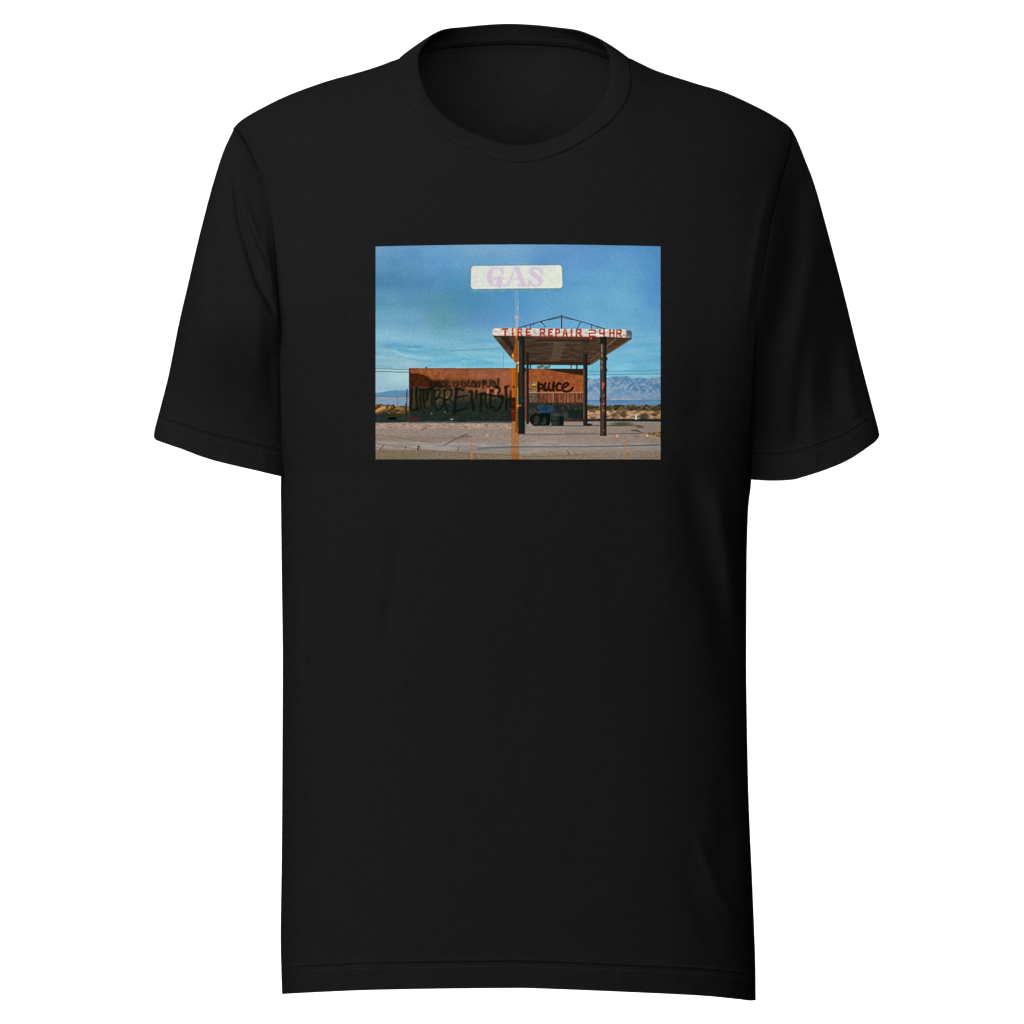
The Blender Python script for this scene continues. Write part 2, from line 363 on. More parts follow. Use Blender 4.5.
# tape over the back neck seam, inside
xs = np.linspace(416, 612, 120)
y0 = Y_TOP_B(xs) - 1; tl = np.linspace(0, 1, 8)
hgt = np.interp(xs, [416, 512, 612], [6.8, 7.0, 8.0])
TX = np.repeat(xs[:, None], 8, 1); TY = y0[:, None] + hgt[:, None] * tl[None]
td = -base_depth(TX, TY, True) + 3.0 + .9 * np.sin(np.pi * tl)[None]
tape = link('neck_tape', P3(TX, TY, td).reshape(-1, 3), grid_faces(120, 8, True), M_RIB, shirt, 1.2 * S)
xs = np.linspace(424, 604, 200)
thread('stitching', xs, Y_TOP_B(xs) + 1.4, lambda a, b: -base_depth(a, b, True) + 4.4, tape, r=.34)

# ------------------------------------------------------------------ the printed picture
R = 4
X0, X1, Y0, Y1 = 375.0, 661.5, 244.0, 460.0
W_, H_ = int((X1 - X0) * R), int((Y1 - Y0) * R)
GX, GY = np.meshgrid(X0 + (np.arange(W_) + .5) / R, Y0 + (np.arange(H_) + .5) / R)
IM = np.zeros((H_, W_, 3)); REG = np.zeros((H_, W_), int)
def box(pts, pad):
    p = np.asarray(pts, float)
    i0 = max(int((p[:, 1].min() - pad - Y0) * R), 0); i1 = min(int((p[:, 1].max() + pad - Y0) * R) + 2, H_)
    j0 = max(int((p[:, 0].min() - pad - X0) * R), 0); j1 = min(int((p[:, 0].max() + pad - X0) * R) + 2, W_)
    return slice(i0, max(i1, i0)), slice(j0, max(j1, j0))
def put(sl, a, col, reg=None):
    col = np.asarray(col, float)
    IM[sl] = IM[sl] * (1 - a[..., None]) + col * a[..., None]
    if reg: REG[sl] = np.where(a > .5, reg, REG[sl])
def pmask(pts, soft, sl):
    x, y = GX[sl], GY[sl]; p = np.asarray(pts, float)
    ins = np.zeros(x.shape, bool)
    for (ax, ay), (bx, by) in zip(p, np.roll(p, -1, 0)):
        if ay != by:
            c = ((ay > y) != (by > y)) & (x < (bx - ax) * (y - ay) / (by - ay) + ax); ins ^= c
    dd, _ = seg_dist(x, y, np.vstack([p, p[:1]]))
    return np.clip(.5 + np.where(ins, dd, -dd) / soft, 0, 1)
def poly(pts, col, a=1.0, soft=.7, reg=None, mod=None):
    sl = box(pts, soft)
    m = pmask(pts, soft, sl) * a
    if mod is not None: m = m * mod(GX[sl], GY[sl])
    put(sl, m, col(GX[sl], GY[sl]) if callable(col) else col, reg)
def rect(x0, y0, x1, y1, col, **k): poly([(x0, y0), (x1, y0), (x1, y1), (x0, y1)], col, **k)
def line(pts, w, col, a=1.0, soft=.7, reg=None, curve_=False, mod=None):
    if curve_: pts = spl(pts, 40)
    sl = box(pts, w / 2 + soft)
    dd, _ = seg_dist(GX[sl], GY[sl], pts)
    m = np.clip(.5 + (w / 2 - dd) / soft, 0, 1) * a
    if mod is not None: m = m * mod(GX[sl], GY[sl])
    put(sl, m, col, reg)
def ell(cx, cy, rx, ry, col, a=1.0, soft=.7, reg=None):
    sl = box([(cx - rx, cy - ry), (cx + rx, cy + ry)], soft)
    q = np.hypot((GX[sl] - cx) / rx, (GY[sl] - cy) / ry)
    put(sl, np.clip(.5 + (1 - q) * min(rx, ry) / soft, 0, 1) * a, col, reg)
def blob(cx, cy, rx, ry, col, a=1.0):
    sl = box([(cx - 2.2 * rx, cy - 2.2 * ry), (cx + 2.2 * rx, cy + 2.2 * ry)], 0)
    put(sl, a * np.exp(-((GX[sl] - cx) / rx) ** 2 - ((GY[sl] - cy) / ry) ** 2), col)
def mottle(c1, c2, sx, sy, seed, k=2.2, c3=None):
    c1, c2 = np.asarray(c1, float), np.asarray(c2, float)
    def f(x, y):
        n = np.clip(.5 + k * (vnoise(x, y, sx, sy, seed) * .65 + vnoise(x, y, sx * .45, sy * .45, seed + 1) * .35), 0, 1)[..., None]
        return c1 * (1 - n) + c2 * n
    return f
def tri(w):
    x = np.linspace(0, 1, len(w)); return x

# sky
ys = [244, 262, 283, 300, 320, 338, 350, 362, 375, 400]
xs_ = [375, 410, 445, 480, 515, 550, 585, 622, 661]
SK = [[(104, 163, 205), (104, 160, 208), (108, 168, 208), (122, 172, 212), (118, 170, 212), (100, 158, 205), (96, 152, 206), (90, 152, 206), (84, 148, 204)],
      [(92, 150, 194), (92, 152, 198), (96, 162, 212), (105, 165, 208), (108, 165, 210), (92, 150, 204), (94, 155, 210), (96, 162, 214), (80, 146, 204)],
      [(80, 140, 184), (82, 142, 186), (82, 148, 196), (84, 150, 196), (84, 152, 202), (90, 158, 208), (98, 166, 212), (104, 172, 215), (78, 145, 206)],
      [(92, 156, 192), (92, 154, 192), (84, 150, 178), (80, 146, 192), (82, 152, 206), (90, 160, 206), (100, 170, 212), (108, 178, 216), (88, 156, 212)],
      [(112, 174, 204), (108, 168, 204), (96, 158, 180), (92, 152, 200), (94, 156, 208), (98, 166, 212), (104, 174, 216), (108, 178, 216), (98, 166, 214)],
      [(128, 188, 214), (130, 188, 214), (118, 180, 204), (116, 178, 210), (112, 176, 212), (108, 178, 214), (110, 182, 218), (114, 184, 218), (108, 178, 218)],
      [(124, 184, 208), (112, 180, 210), (120, 188, 212), (124, 192, 216), (122, 194, 220), (116, 188, 218), (114, 186, 220), (114, 186, 220), (106, 182, 218)],
      [(142, 192, 208), (140, 192, 210), (112, 186, 214), (120, 192, 218), (132, 202, 226), (124, 196, 222), (112, 188, 220), (112, 186, 220), (108, 182, 218)],
      [(148, 194, 212), (148, 196, 214), (136, 198, 218), (134, 200, 222), (138, 208, 230), (130, 200, 226), (122, 196, 224), (124, 198, 226), (126, 200, 226)],
      [(142, 182, 204), (144, 186, 206), (136, 198, 218), (134, 200, 222), (138, 208, 230), (130, 200, 226), (122, 196, 224), (124, 198, 226), (126, 200, 226)]]
SK = np.array(SK, float)
fy = np.interp(GY, ys, np.arange(len(ys))); fx = np.interp(GX, xs_, np.arange(len(xs_)))
iy = np.clip(fy.astype(int), 0, len(ys) - 2); ix = np.clip(fx.astype(int), 0, len(xs_) - 2); ty = (fy - iy)[..., None]; tx = (fx - ix)[..., None]
ty = ty * ty * (3 - 2 * ty); tx = tx * tx * (3 - 2 * tx)
IM[:] = (SK[iy, ix] * (1 - tx) + SK[iy, ix + 1] * tx) * (1 - ty) + (SK[iy + 1, ix] * (1 - tx) + SK[iy + 1, ix + 1] * tx) * ty
IM += (vnoise(GX, GY, 16, 10, 31) * 9)[..., None] * np.array([1, .8, .5])
m = np.clip((GY - 322) / 25, 0, 1)[..., None]
IM += m * (vnoise(GX + GY * 2, GY - GX * .06, 22, 3.2, 32) * 25)[..., None] * np.array([1.2, .7, .4])
g_ = IM.mean(2, keepdims=True); IM[:] = (IM * .92 + g_ * .08) * .97
IM += (np.clip((GY - 352) / 24, 0, 1) * np.clip((470 - GX) / 60, 0, 1))[..., None] * np.array([15, 9, 3])
blob(440, 306, 8, 18, (88, 148, 166), .3); blob(453, 292, 10, 16, (76, 140, 178), .35)
blob(396, 338, 22, 5, (152, 200, 220), .4); blob(430, 342, 26, 4, (142, 198, 222), .3); blob(392, 358, 18, 4, (156, 202, 216), .35); blob(466, 368, 26, 3, (146, 208, 228), .3)
line([(387, 346.3), (396, 345.2), (404, 346), (412, 347), (420, 346.6)], 2.8, (62, 146, 192), .5, 3.4, curve_=True)
line([(398, 349.5), (410, 351), (424, 352.5), (438, 354)], 1.6, (74, 158, 198), .45, 2.4, curve_=True)
line([(409, 358.8), (424, 361), (446, 361.3), (470, 359.5), (490, 362.5)], 2, (86, 168, 204), .5, 2.5, curve_=True)
line([(376, 366), (392, 367.5)], 2.5, (110, 165, 198), .5, 2.5)
line([(409, 349.5), (413, 349.3), (417, 349.8)], 1.4, (158, 204, 218), .6, 2.0)
line([(384, 351), (396, 351.5), (404, 355), (418, 357), (432, 357.5)], 2.4, (152, 200, 216), .7, 2.5, curve_=True)
line([(455, 352.5), (462, 355), (474, 360)], 1.2, (150, 205, 222), .5, 1.8)
line([(463, 361), (475, 361.5)], 1.2, (150, 210, 226), .6, 1.8)
line([(376, 354.5), (390, 356), (404, 356.8)], .7, (104, 158, 186), .6, .9)
# wires
line([(375, 368.4), (409, 369.6)], .8, (92, 122, 130), .75); line([(375, 371.2), (409, 372.4)], .9, (92, 112, 116), .8)
line([(375, 369.8), (409, 371)], .8, (168, 206, 218), .5)
line([(450, 350.6), (475, 349.6), (501, 348.2)], .7, (84, 128, 158), .65)
line([(440, 353), (455, 351)], .7, (96, 150, 180), .4)
line([(503.4, 352), (503.4, 372.5)], .6, (84, 128, 156), .6)
line([(587, 371.6), (661, 370.6)], 1.0, (84, 134, 158), .55); line([(587, 375.0), (661, 373.8)], 1.1, (82, 128, 150), .6)

# far shore on the left
poly([(374, 393), (383, 392.2), (389, 390.9), (394, 390.2), (400, 390.4), (410, 390), (410, 397), (374, 397)], mottle((84, 134, 172), (104, 146, 178), 8, 3, 41), soft=1)
rect(374, 396, 410, 400.3, (132, 152, 168)); rect(374, 400, 410, 407, mottle((120, 148, 176), (134, 160, 184), 20, 1, 42))
line([(374, 396.4), (409, 396.5)], 1.0, (96, 110, 122), .85)
line([(397.6, 396), (397.6, 407)], .7, (110, 104, 88), .8)
line([(377, 399.4), (381.5, 405)], .8, (170, 150, 80), .7)
poly([(374, 404.8), (377, 403.8), (379, 404.6), (381, 403.6), (384, 405.2), (387, 404.6), (388.5, 403.9), (390, 405.4), (393, 404.2), (394, 404), (395, 406), (398, 406.2), (402, 405.6), (407, 406.4), (410, 406), (410, 417), (374, 417)],
     mottle((56, 44, 20), (140, 104, 58), 2.6, 2.0, 43, 2.6), soft=1)
line([(375, 412), (379, 409.6), (384.5, 407.4)], 2.6, (206, 146, 104), .9, 1.4)
poly([(374, 414), (385, 412), (395, 414), (410, 412), (410, 424), (374, 424)], mottle((26, 34, 26), (46, 50, 40), 3, 1.2, 44), soft=4)
rect(374, 416, 412, 424, mottle((28, 40, 38), (44, 54, 52), 5, 1, 45), soft=2)

# mountains and scrub on the right
mt = [(584, 377.5), (589, 378.2), (592, 379.4), (595, 379), (597, 378.6), (603, 378), (608, 377.6), (612, 376.6), (616, 376.2), (620, 376.6), (623, 375.9), (627, 376.2), (631, 378), (634, 378.5), (639, 377.2), (645, 378.3), (651, 378), (656, 376.9), (662, 376.6), (662, 401), (584, 401)]
poly(mt, mottle((96, 138, 172), (134, 162, 186), 4, 2.4, 51, 2.6), soft=.9)
def ridge(x, y): return np.clip(.5 + 3.2 * vnoise(x - y * .7, y, 2.2, 4.2, 52), 0, 1) * np.clip((398 - y) / 8, 0, 1)
poly(mt, (76, 122, 160), .55, soft=1, mod=ridge)
def ridge2(x, y): return np.clip(3.6 * vnoise(x + y * .9, y, 1.9, 3.8, 53) - .1, 0, 1) * np.clip((397 - y) / 8, 0, 1)
poly(mt, (154, 170, 188), .6, soft=1.2, mod=ridge2)
for pp in ([(588, 396), (593, 391), (597, 388), (598, 391)], [(607, 394), (611, 391), (615, 388.5), (619, 388), (624, 385.5)], [(628, 392), (632, 387), (636, 384)], [(637, 385), (638.5, 388), (640, 391)], [(643, 384), (650, 387), (655, 392)], [(613, 380), (616, 384)], [(624, 386), (627, 391)]):
    line(pp, 1.3, (158, 172, 190), .6, 1.4)
for pp in ([(589, 390), (594, 385)], [(600, 395), (605, 391)], [(618, 386), (623, 381)], [(627, 390), (630, 386), (633, 384)], [(640, 386), (644, 391)], [(634, 388), (637, 391)], [(650, 385), (658, 386)], [(620, 378), (626, 380)]):
    line(pp, 2.0, (70, 118, 158), .6, 1.6)
rect(584, 393, 662, 400, (134, 157, 182), soft=6, a=.65)
line([(611, 399.4), (622, 399.2), (637, 399.8)], 1.1, (176, 168, 172), .9)
rect(584, 400, 662, 407, mottle((84, 130, 164), (106, 142, 178), 30, 1.4, 54)); line([(584, 400.4), (662, 400.8)], .9, (78, 126, 150), .7)
poly([(584, 405)] + [(584 + i * 2.6, 405.2 + 1.0 * np.sin(i * 1.9) * np.sin(i * .7)) for i in range(31)] + [(662, 412), (584, 412)], mottle((42, 44, 28), (118, 92, 62), 2.6, 1.8, 55, 2.8), soft=.9)
rect(584, 410.6, 662, 420.5, mottle((112, 82, 62), (196, 152, 118), 3.4, 1.6, 56, 2.6), soft=1.6)
for (bx, by, rx, ry) in ((623.5, 414.5, 3.6, 2.6), (614, 415, 3, 1.6), (645, 417, 4.5, 3), (590, 408, 4, 2), (609, 408.5, 3, 2), (655, 408.5, 4, 2), (634, 408.5, 5, 1.7), (654, 414.6, 3, 1.2), (604, 413, 2, 3), (593, 418, 3, 1)):
    ell(bx, by, rx, ry, (58, 56, 34), .8, 1.8)
for (bx, by) in ((590, 414), (598, 415.5), (610, 413.5), (630, 413), (628, 418), (650, 418.5), (658, 417.5), (641, 412.5)): blob(bx, by, 3, 1.3, (202, 160, 126), .6)
rect(584, 418.8, 662, 421.9, (26, 40, 44), soft=.9)
rect(635.4, 414.8, 637.2, 419.6, (186, 204, 190), soft=.6); rect(637.4, 416, 638.2, 419.6, (40, 44, 36), soft=.6)

# the forecourt
gcol = mottle((134, 119, 108), (156, 140, 128), 1.6, .8, 61, 1.2)
poly([(374, 423.2), (412, 422.2), (445, 422.3), (480, 421.6), (512, 421.3), (585, 421.3), (662, 421.6), (662, 462), (374, 462)], gcol, soft=.9)
rect(374, 423, 512, 428.6, mottle((142, 121, 108), (188, 160, 142), 2.0, .9, 62, 2.2), soft=2.5, a=.8)
rect(374, 436, 470, 440.5, (122, 108, 98), soft=4, a=.5)
poly([(374, 441), (440, 442.5), (520, 443), (662, 443), (662, 451), (560, 452), (374, 450.4)], mottle((138, 130, 124), (160, 152, 146), 9, 1, 63), soft=2.2, a=.85)
poly([(374, 450.3), (410, 450.7), (445, 451.5), (480, 453.3), (520, 454.5), (662, 452.5), (662, 462), (374, 462)], mottle((114, 102, 86), (136, 121, 104), 1.2, 1.0, 64), soft=1.1)
rect(500, 450, 662, 462, mottle((126, 113, 98), (150, 135, 120), 1.6, .9, 65), soft=5, a=.75)
poly([(374, 450), (420, 451), (420, 462), (374, 462)], (114, 96, 62), .3, soft=8)
line([(374, 434.2), (392, 436.4), (412, 440), (428, 441.6), (442, 442.4)], .9, (124, 92, 62), .55, curve_=True)
line([(374, 442.9), (392, 445.6), (405, 447.3), (420, 449.2), (436, 450.4)], .9, (134, 102, 62), .6, curve_=True)
line([(374, 450), (400, 450.2), (440, 451.1), (455, 452.3), (473, 453.6), (500, 454.8), (530, 456.4), (556, 456), (586, 454.6)], 1.0, (112, 82, 48), .45, curve_=True)
line([(586, 454.6), (605, 451.8), (624, 449.4)], .9, (156, 118, 70), .5); line([(632, 451), (650, 453.4), (660, 454)], .8, (150, 118, 70), .5)
line([(379.6, 449.6), (384.4, 444.6)], .8, (62, 50, 36), .85)
line([(443.5, 445.6), (452, 441), (466, 434.4), (468, 434.4)], .8, (60, 56, 48), .85); line([(462, 437), (471, 436.4)], 1.3, (92, 84, 74), .7)
line([(421.5, 429.8), (427, 427.6)], 1.1, (76, 70, 62), .75)
line([(406, 446.5), (405.3, 448.3)], 1, (100, 70, 40), .8)
ell(418.6, 446.5, 1.3, .8, (36, 38, 28), .9); ell(418, 449, .9, 1.3, (40, 42, 30), .9); ell(420.4, 448.3, .8, .8, (120, 84, 56), .9)
line([(458.6, 447), (458.4, 451)], .8, (70, 62, 46), .8)
poly([(455, 451), (470, 448.4), (500, 447), (520, 446.6), (520, 448), (495, 450), (470, 452)], (112, 116, 114), .6, soft=2)
line([(478, 448.2), (505, 447.1), (540, 446.9), (590, 446.6), (661, 444.8)], 1.2, (82, 88, 86), .8, curve_=True)
line([(524, 434.3), (560, 434.5), (600, 434), (645, 433.4)], 1.2, (92, 90, 86), .75, 1.1)
line([(565, 433), (596, 433.5)], 1.6, (112, 102, 94), .6, 1.6)
line([(528, 432), (560, 432)], 1, (172, 152, 138), .4, 1.2)
line([(533, 425.7), (600, 425.6), (640, 425.4)], .9, (54, 58, 54), .8, .9)
line([(536, 442), (556, 441.6)], 2.2, (158, 152, 148), .7, 2); line([(520, 452), (540, 451.6)], 2.0, (158, 154, 152), .7, 2)
line([(567, 450), (569, 454)], .8, (80, 70, 56), .7); ell(487.5, 435.6, 1.2, .7, (212, 172, 142), .8); ell(479, 425, 1.2, .9, (220, 176, 144), .8); ell(486.5, 425, 1.3, .8, (86, 76, 68), .8)
for (a, b, c) in ((445, 425, 1.3), (404, 424.5, 1.5), (389, 427, 1.4), (497, 425.5, 1.1), (466, 427, 1.5), (431, 426, 1.2), (453, 437, 1.6), (416, 432, 1.6)): line([(a - c, b), (a + c, b + .3)], .7, (96, 82, 72), .65)
ell(452, 419.2, 1.6, .8, (120, 128, 140), .9)
# verge on the right
ell(622, 424, 10, 2.0, (66, 68, 44), .85, 2.2); ell(640, 426.8, 4, 1.4, (92, 72, 56), .8, 1.4); ell(628, 427, 5, .9, (150, 118, 94), .8, 1.3)
poly([(630.5, 430.2), (636, 429.4), (641, 431.4), (643, 433), (636, 431.4), (631, 431)], (56, 78, 40), .9, .8)
poly([(643, 433.4), (650, 432.2), (655, 432), (658, 431), (662, 432), (662, 438.6), (652, 436), (645, 434.6)], mottle((92, 84, 54), (154, 124, 90), 2, 1.4, 66), soft=1)
line([(641, 434.4), (647, 435), (654, 436.4), (661, 438.6)], .9, (198, 150, 112), .8); ell(647.4, 435.6, 1.2, .8, (222, 196, 172), .9)
ell(617.2, 435.9, 1.3, 1.5, (224, 160, 128), .95); ell(636.5, 436.5, 2.4, .8, (112, 104, 94), .8)
# painted posts seen through in the double exposure
line([(471.8, 439.4), (472, 461)], 1.5, (176, 114, 50), .8); line([(471.7, 451), (472, 461)], 1.7, (186, 124, 52), .6)
line([(624.5, 441.8), (625.6, 461)], 1.2, (184, 118, 52), .8); line([(630.4, 450.4), (631.6, 461)], 1.0, (180, 126, 70), .6); line([(628, 450.2), (636, 450.8)], .9, (176, 136, 86), .5)

# the building
BL = 3
wall = [(409, 369), (409.6, 368.2), (585, 368.1), (585, 421.5), (409, 421.8)]
wl = mottle((130, 70, 38), (164, 92, 52), 2.2, 4, 71, 1.8)
poly(wall, wl, soft=.7, reg=BL)
rect(440, 369, 512, 380, mottle((132, 78, 52), (156, 92, 64), 3, 4, 72), a=.7, soft=3)
rect(470, 374, 512, 392, mottle((150, 86, 64), (168, 102, 78), 3, 4, 73), a=.7, soft=6)
poly([(408.6, 368.3), (520, 368.2), (520, 369.2), (409, 369.3)], (104, 58, 36), .7)
poly([(409.6, 373), (419, 373.6), (425, 375.2), (430, 378), (433, 381), (442, 381.4), (442, 389), (409.6, 389)], mottle((52, 24, 12), (70, 34, 18), 2, 3, 74), .96, soft=1.8)
rect(409, 369, 410.4, 421, (50, 30, 18), a=.7, soft=.8)
rect(409.8, 386.6, 440, 388.6, (92, 58, 38), a=.8, soft=1.2)
def lowfade(x, y):
    top = np.interp(x, [409, 440, 452, 470, 490, 512], [388, 387.5, 388.5, 391, 396, 397]); wid = np.interp(x, [409, 445, 470, 512], [1.5, 3, 6, 9])
    return np.clip((y - top) / wid + .5, 0, 1)
poly([(409.5, 385), (512, 385), (512, 421.8), (409.5, 421.8)], mottle((46, 42, 28), (72, 60, 42), 1.6, 4, 75), 1, soft=.8, mod=lowfade)
def lowfade2(x, y):
    top = np.interp(x, [409, 430, 445, 470, 512], [408, 406, 402, 400, 401]) + 2 * vnoise(x, y, 5, 50, 77)
    return np.clip((y - top) / 4 + .5, 0, 1)
poly([(409.5, 385), (512, 385), (512, 421.8), (409.5, 421.8)], mottle((24, 33, 29), (44, 50, 44), 2.4, 2, 76, 1.1), 1, soft=.8, mod=lowfade2)
rect(436, 389, 456, 402, (112, 82, 58), a=.45, soft=5); rect(454, 391, 470, 396, (104, 84, 66), a=.5, soft=4)
ell(446.6, 397.6, 1.1, .9, (172, 124, 98), .8); ell(431.6, 413.4, .8, 1.1, (110, 112, 106), .7); ell(445, 411.8, .9, .8, (110, 112, 106), .7)
rect(487, 389, 489.2, 394, (196, 118, 74), a=.8, soft=1); rect(494.6, 388.6, 498.2, 395.6, (176, 124, 88), a=.85, soft=1.2); rect(481, 388, 486, 392.5, (112, 72, 52), a=.7, soft=1.2)
rect(409, 420.4, 512, 423, mottle((46, 54, 54), (72, 78, 80), 4, 1, 78), a=.8, soft=1.2); rect(409, 419.6, 512, 420.9, (20, 30, 28), a=.6, soft=.9)
rect(388.4, 417, 396.8, 420, (10, 14, 14), soft=1); rect(407, 418.2, 420, 419.9, (92, 32, 28), a=.85, soft=.9); line([(460, 421), (465, 421.2)], 1, (16, 22, 20), .9)
ell(451.8, 419.2, 1.7, .8, (130, 140, 152), .9)
line([(407, 389.4), (406.6, 421)], 1.1, (38, 44, 38), .9); line([(405.8, 404), (405.8, 421)], 1.6, (34, 46, 34), .7)
ell(426.3, 367.5, 1, .8, (110, 40, 34), .95)
# writing sprayed on the wall: the small row
K1 = (28, 24, 14)
rect(430.5, 379.6, 447, 387.4, (34, 24, 14), a=.62, soft=2.2); rect(446, 379.5, 499, 387, (52, 32, 20), a=.42, soft=5)
for pp in ([(430.3, 381.5), (430.8, 385.8), (433.4, 386.6), (435.6, 383.6), (436.4, 386.6)], [(438.6, 382), (438.6, 386.6), (442.4, 386.8)], [(443.6, 381.6), (446, 384), (444, 386.6), (447, 386.8)], [(448, 380.4), (448, 385.6), (450.8, 386.6)],
           [(454.2, 382.2), (453.8, 385.6), (455.6, 387), (457.8, 385.2), (457.4, 382)], [(462.4, 381.2), (461.6, 384.6), (463.4, 387), (466, 385.6), (465, 382.6)], [(468.6, 380.4), (468.4, 385.8), (471, 386.4)],
           [(473.6, 381), (471.8, 384), (473.4, 387), (475.6, 384.6), (474.2, 381.2), (476, 388)], [(477.2, 381.8), (477, 386), (479.2, 386.6), (479.8, 381.2)], [(483.2, 387.4), (483.2, 381), (486, 381.6), (485.2, 384), (483.2, 384)],
           [(490.6, 379.6), (490.4, 385), (488.8, 386.4), (487, 386)], [(493, 380.6), (493.2, 386), (496, 385.8), (494.6, 382.4), (493, 380.6)], [(498.4, 378.6), (498, 386.6), (495.4, 388)]):
    line(pp, 1.6, K1, .88, 1.4, curve_=True)
blob(484, 381.5, 2.2, 2, K1, .6); blob(463, 382, 4, 2, (60, 34, 20), .5); blob(473, 381.5, 3, 2, (50, 30, 18), .5)
# the large row
K2 = (14, 20, 16)
for pp, w in (([(411.6, 388.2), (411.4, 398), (410.8, 408.8), (416.6, 409.6)], 1.9), ([(416.8, 387.8), (416.4, 398), (417.4, 409.6)], 2.2), ([(420.6, 389.4), (420.4, 397), (421, 409)], 1.7), ([(424, 390), (423.6, 398), (424.6, 407.4)], 1.9),
              ([(419.4, 390), (423.8, 389.6)], 1.6), ([(426.6, 389.4), (427, 400.6), (429.4, 390), (431.8, 389.2), (432, 396), (432.4, 405)], 1.7), ([(427.5, 388.6), (433, 388.4)], 1.2),
              ([(434.6, 390.6), (434.4, 398), (435.4, 406), (437.6, 410), (440.8, 408.6), (443.4, 404.2), (443.6, 400), (440.4, 397.4), (434.8, 399.6)], 1.3), ([(434.6, 391.6), (437, 389.8), (440, 391.2), (439, 395.4), (435.6, 399)], 1.3),
              ([(444.4, 390.2), (444.4, 397), (445.6, 404), (447.4, 411)], 1.5), ([(444.2, 391.4), (447.6, 388.8), (451.4, 390.4), (451.4, 395), (448.6, 398.4), (445.4, 399.6), (450.4, 400), (453.4, 403)], 1.4),
              ([(456.8, 389), (455.6, 398), (454.4, 411.8)], 2.4), ([(455.6, 389.4), (459, 388.8), (463.6, 390.2)], 2.0), ([(455.6, 397.8), (461, 396.6), (467, 395.6)], 1.3), ([(453.8, 412), (461, 409.6), (467.2, 408.2)], 1.4),
              ([(469.6, 391.8), (471.6, 391.8), (472, 401), (473.8, 410)], 2.0), ([(476.6, 391), (476.4, 398.4)], 2.0), ([(481.2, 394), (481.2, 402), (480.8, 410.4)], 1.9), ([(480.6, 394.2), (485.4, 393.6), (485.2, 402.6), (487, 407.6), (488.8, 408.4)], 1.4),
              ([(490.4, 394), (490.6, 408)], 1.6), ([(479, 394.6), (492, 394.8)], 1.2), ([(490.6, 396.6), (497, 395.8), (502.6, 396), (502.8, 400), (500.6, 406), (497, 410.6), (494.4, 409.8), (492.8, 406.4)], 1.6), ([(499, 397), (502.4, 398)], 2.6),
              ([(496.6, 386.6), (499.4, 388.8), (499.2, 391.6), (498, 393.4)], 1.9), ([(505.6, 387), (506.4, 398), (506.6, 409.4)], 2.3), ([(505.6, 387.2), (508.4, 386)], 1.2), ([(511, 391.6), (510.8, 407)], 1.8), ([(506.6, 399.6), (511, 399)], 1.2)):
    line(pp, w + .45, K2, .88, 1.7, curve_=len(pp) > 2)
rect(489.2, 389, 494, 392.6, (26, 20, 14), a=.85, soft=1)
# under the canopy
poly([(524, 368.2), (585, 368.2), (585, 393), (524, 393)], mottle((134, 70, 36), (162, 88, 48), 2.6, 4, 81, 1.8), soft=.8, reg=BL)
poly([(538, 368), (585, 368), (585, 375.8), (570, 373.6), (552, 370.6)], (44, 28, 16), .95, soft=1)
rect(529, 382, 537.4, 392.6, mottle((118, 86, 60), (158, 122, 88), 1.6, 1.6, 82), a=.9, soft=1)
ell(534, 385, 1.5, 1.5, (206, 164, 36), .95); line([(531.6, 386.4), (536, 386.2)], .9, (34, 26, 16), .85); line([(529, 388.6), (536, 390)], .7, (60, 46, 34), .7)
rect(528, 393, 585, 422, mottle((40, 40, 36), (68, 62, 54), 3, 2.4, 83), soft=.9, reg=BL)
rect(538, 393.2, 585, 403.4, mottle((96, 54, 36), (150, 90, 64), 1.0, 5, 84, 2.6), soft=1)
for i, xx in enumerate(np.arange(539.5, 584, 1.9)): line([(xx, 394.4), (xx + .2, 402.8)], .7, (72, 38, 26), .35 + .4 * ((i * 7) % 5) / 5)
for xx in (553.2, 568): line([(xx, 393.5), (xx, 405)], 1.1, (164, 112, 92), .8)
line([(538.4, 393.4), (538.4, 404)], 1.2, (60, 40, 32), .8)
line([(528, 392.6), (584, 392.5)], .9, (182, 134, 102), .9)
rect(529, 394, 537.6, 403, mottle((78, 62, 50), (122, 98, 80), 1.8, 1.8, 85), a=.9, soft=1)
rect(538.5, 402.6, 584, 405.4, mottle((30, 34, 30), (64, 52, 44), 2, 1, 86), a=.9, soft=1.4)
rect(529, 403, 537.5, 408, (34, 38, 36), a=.8, soft=2)
poly([(538, 406), (545, 405), (551, 405.4), (555, 411), (553, 413.4), (539, 412.8)], mottle((22, 48, 70), (30, 86, 130), 1.3, 1.2, 87, 2.8), .7, soft=2)
for pp in ([(555, 407), (558, 405.8), (557, 409), (561, 412)], [(560, 407), (563, 405.6), (565, 409), (561, 410.6)], [(566, 406.4), (568, 411), (571, 406.4)], [(571, 411), (575, 406.8), (578, 408), (577, 413)], [(556, 411), (564, 413.6)]):
    line(pp, 1.6, (20, 32, 30), .85, 1.1, curve_=True)
rect(568, 409.4, 583.6, 418.4, (20, 34, 32), a=.85, soft=1.8); rect(553, 409, 570, 414, (34, 42, 40), a=.5, soft=2.5)
rect(528, 413, 568, 421, mottle((50, 50, 48), (76, 74, 70), 3, 2, 88), a=.5, soft=2)
line([(564, 420.4), (584, 420.5)], 1.2, (72, 30, 26), .85)
rect(562, 421.4, 585, 425.2, (146, 128, 118), a=.7, soft=1)
K3 = (26, 15, 10)
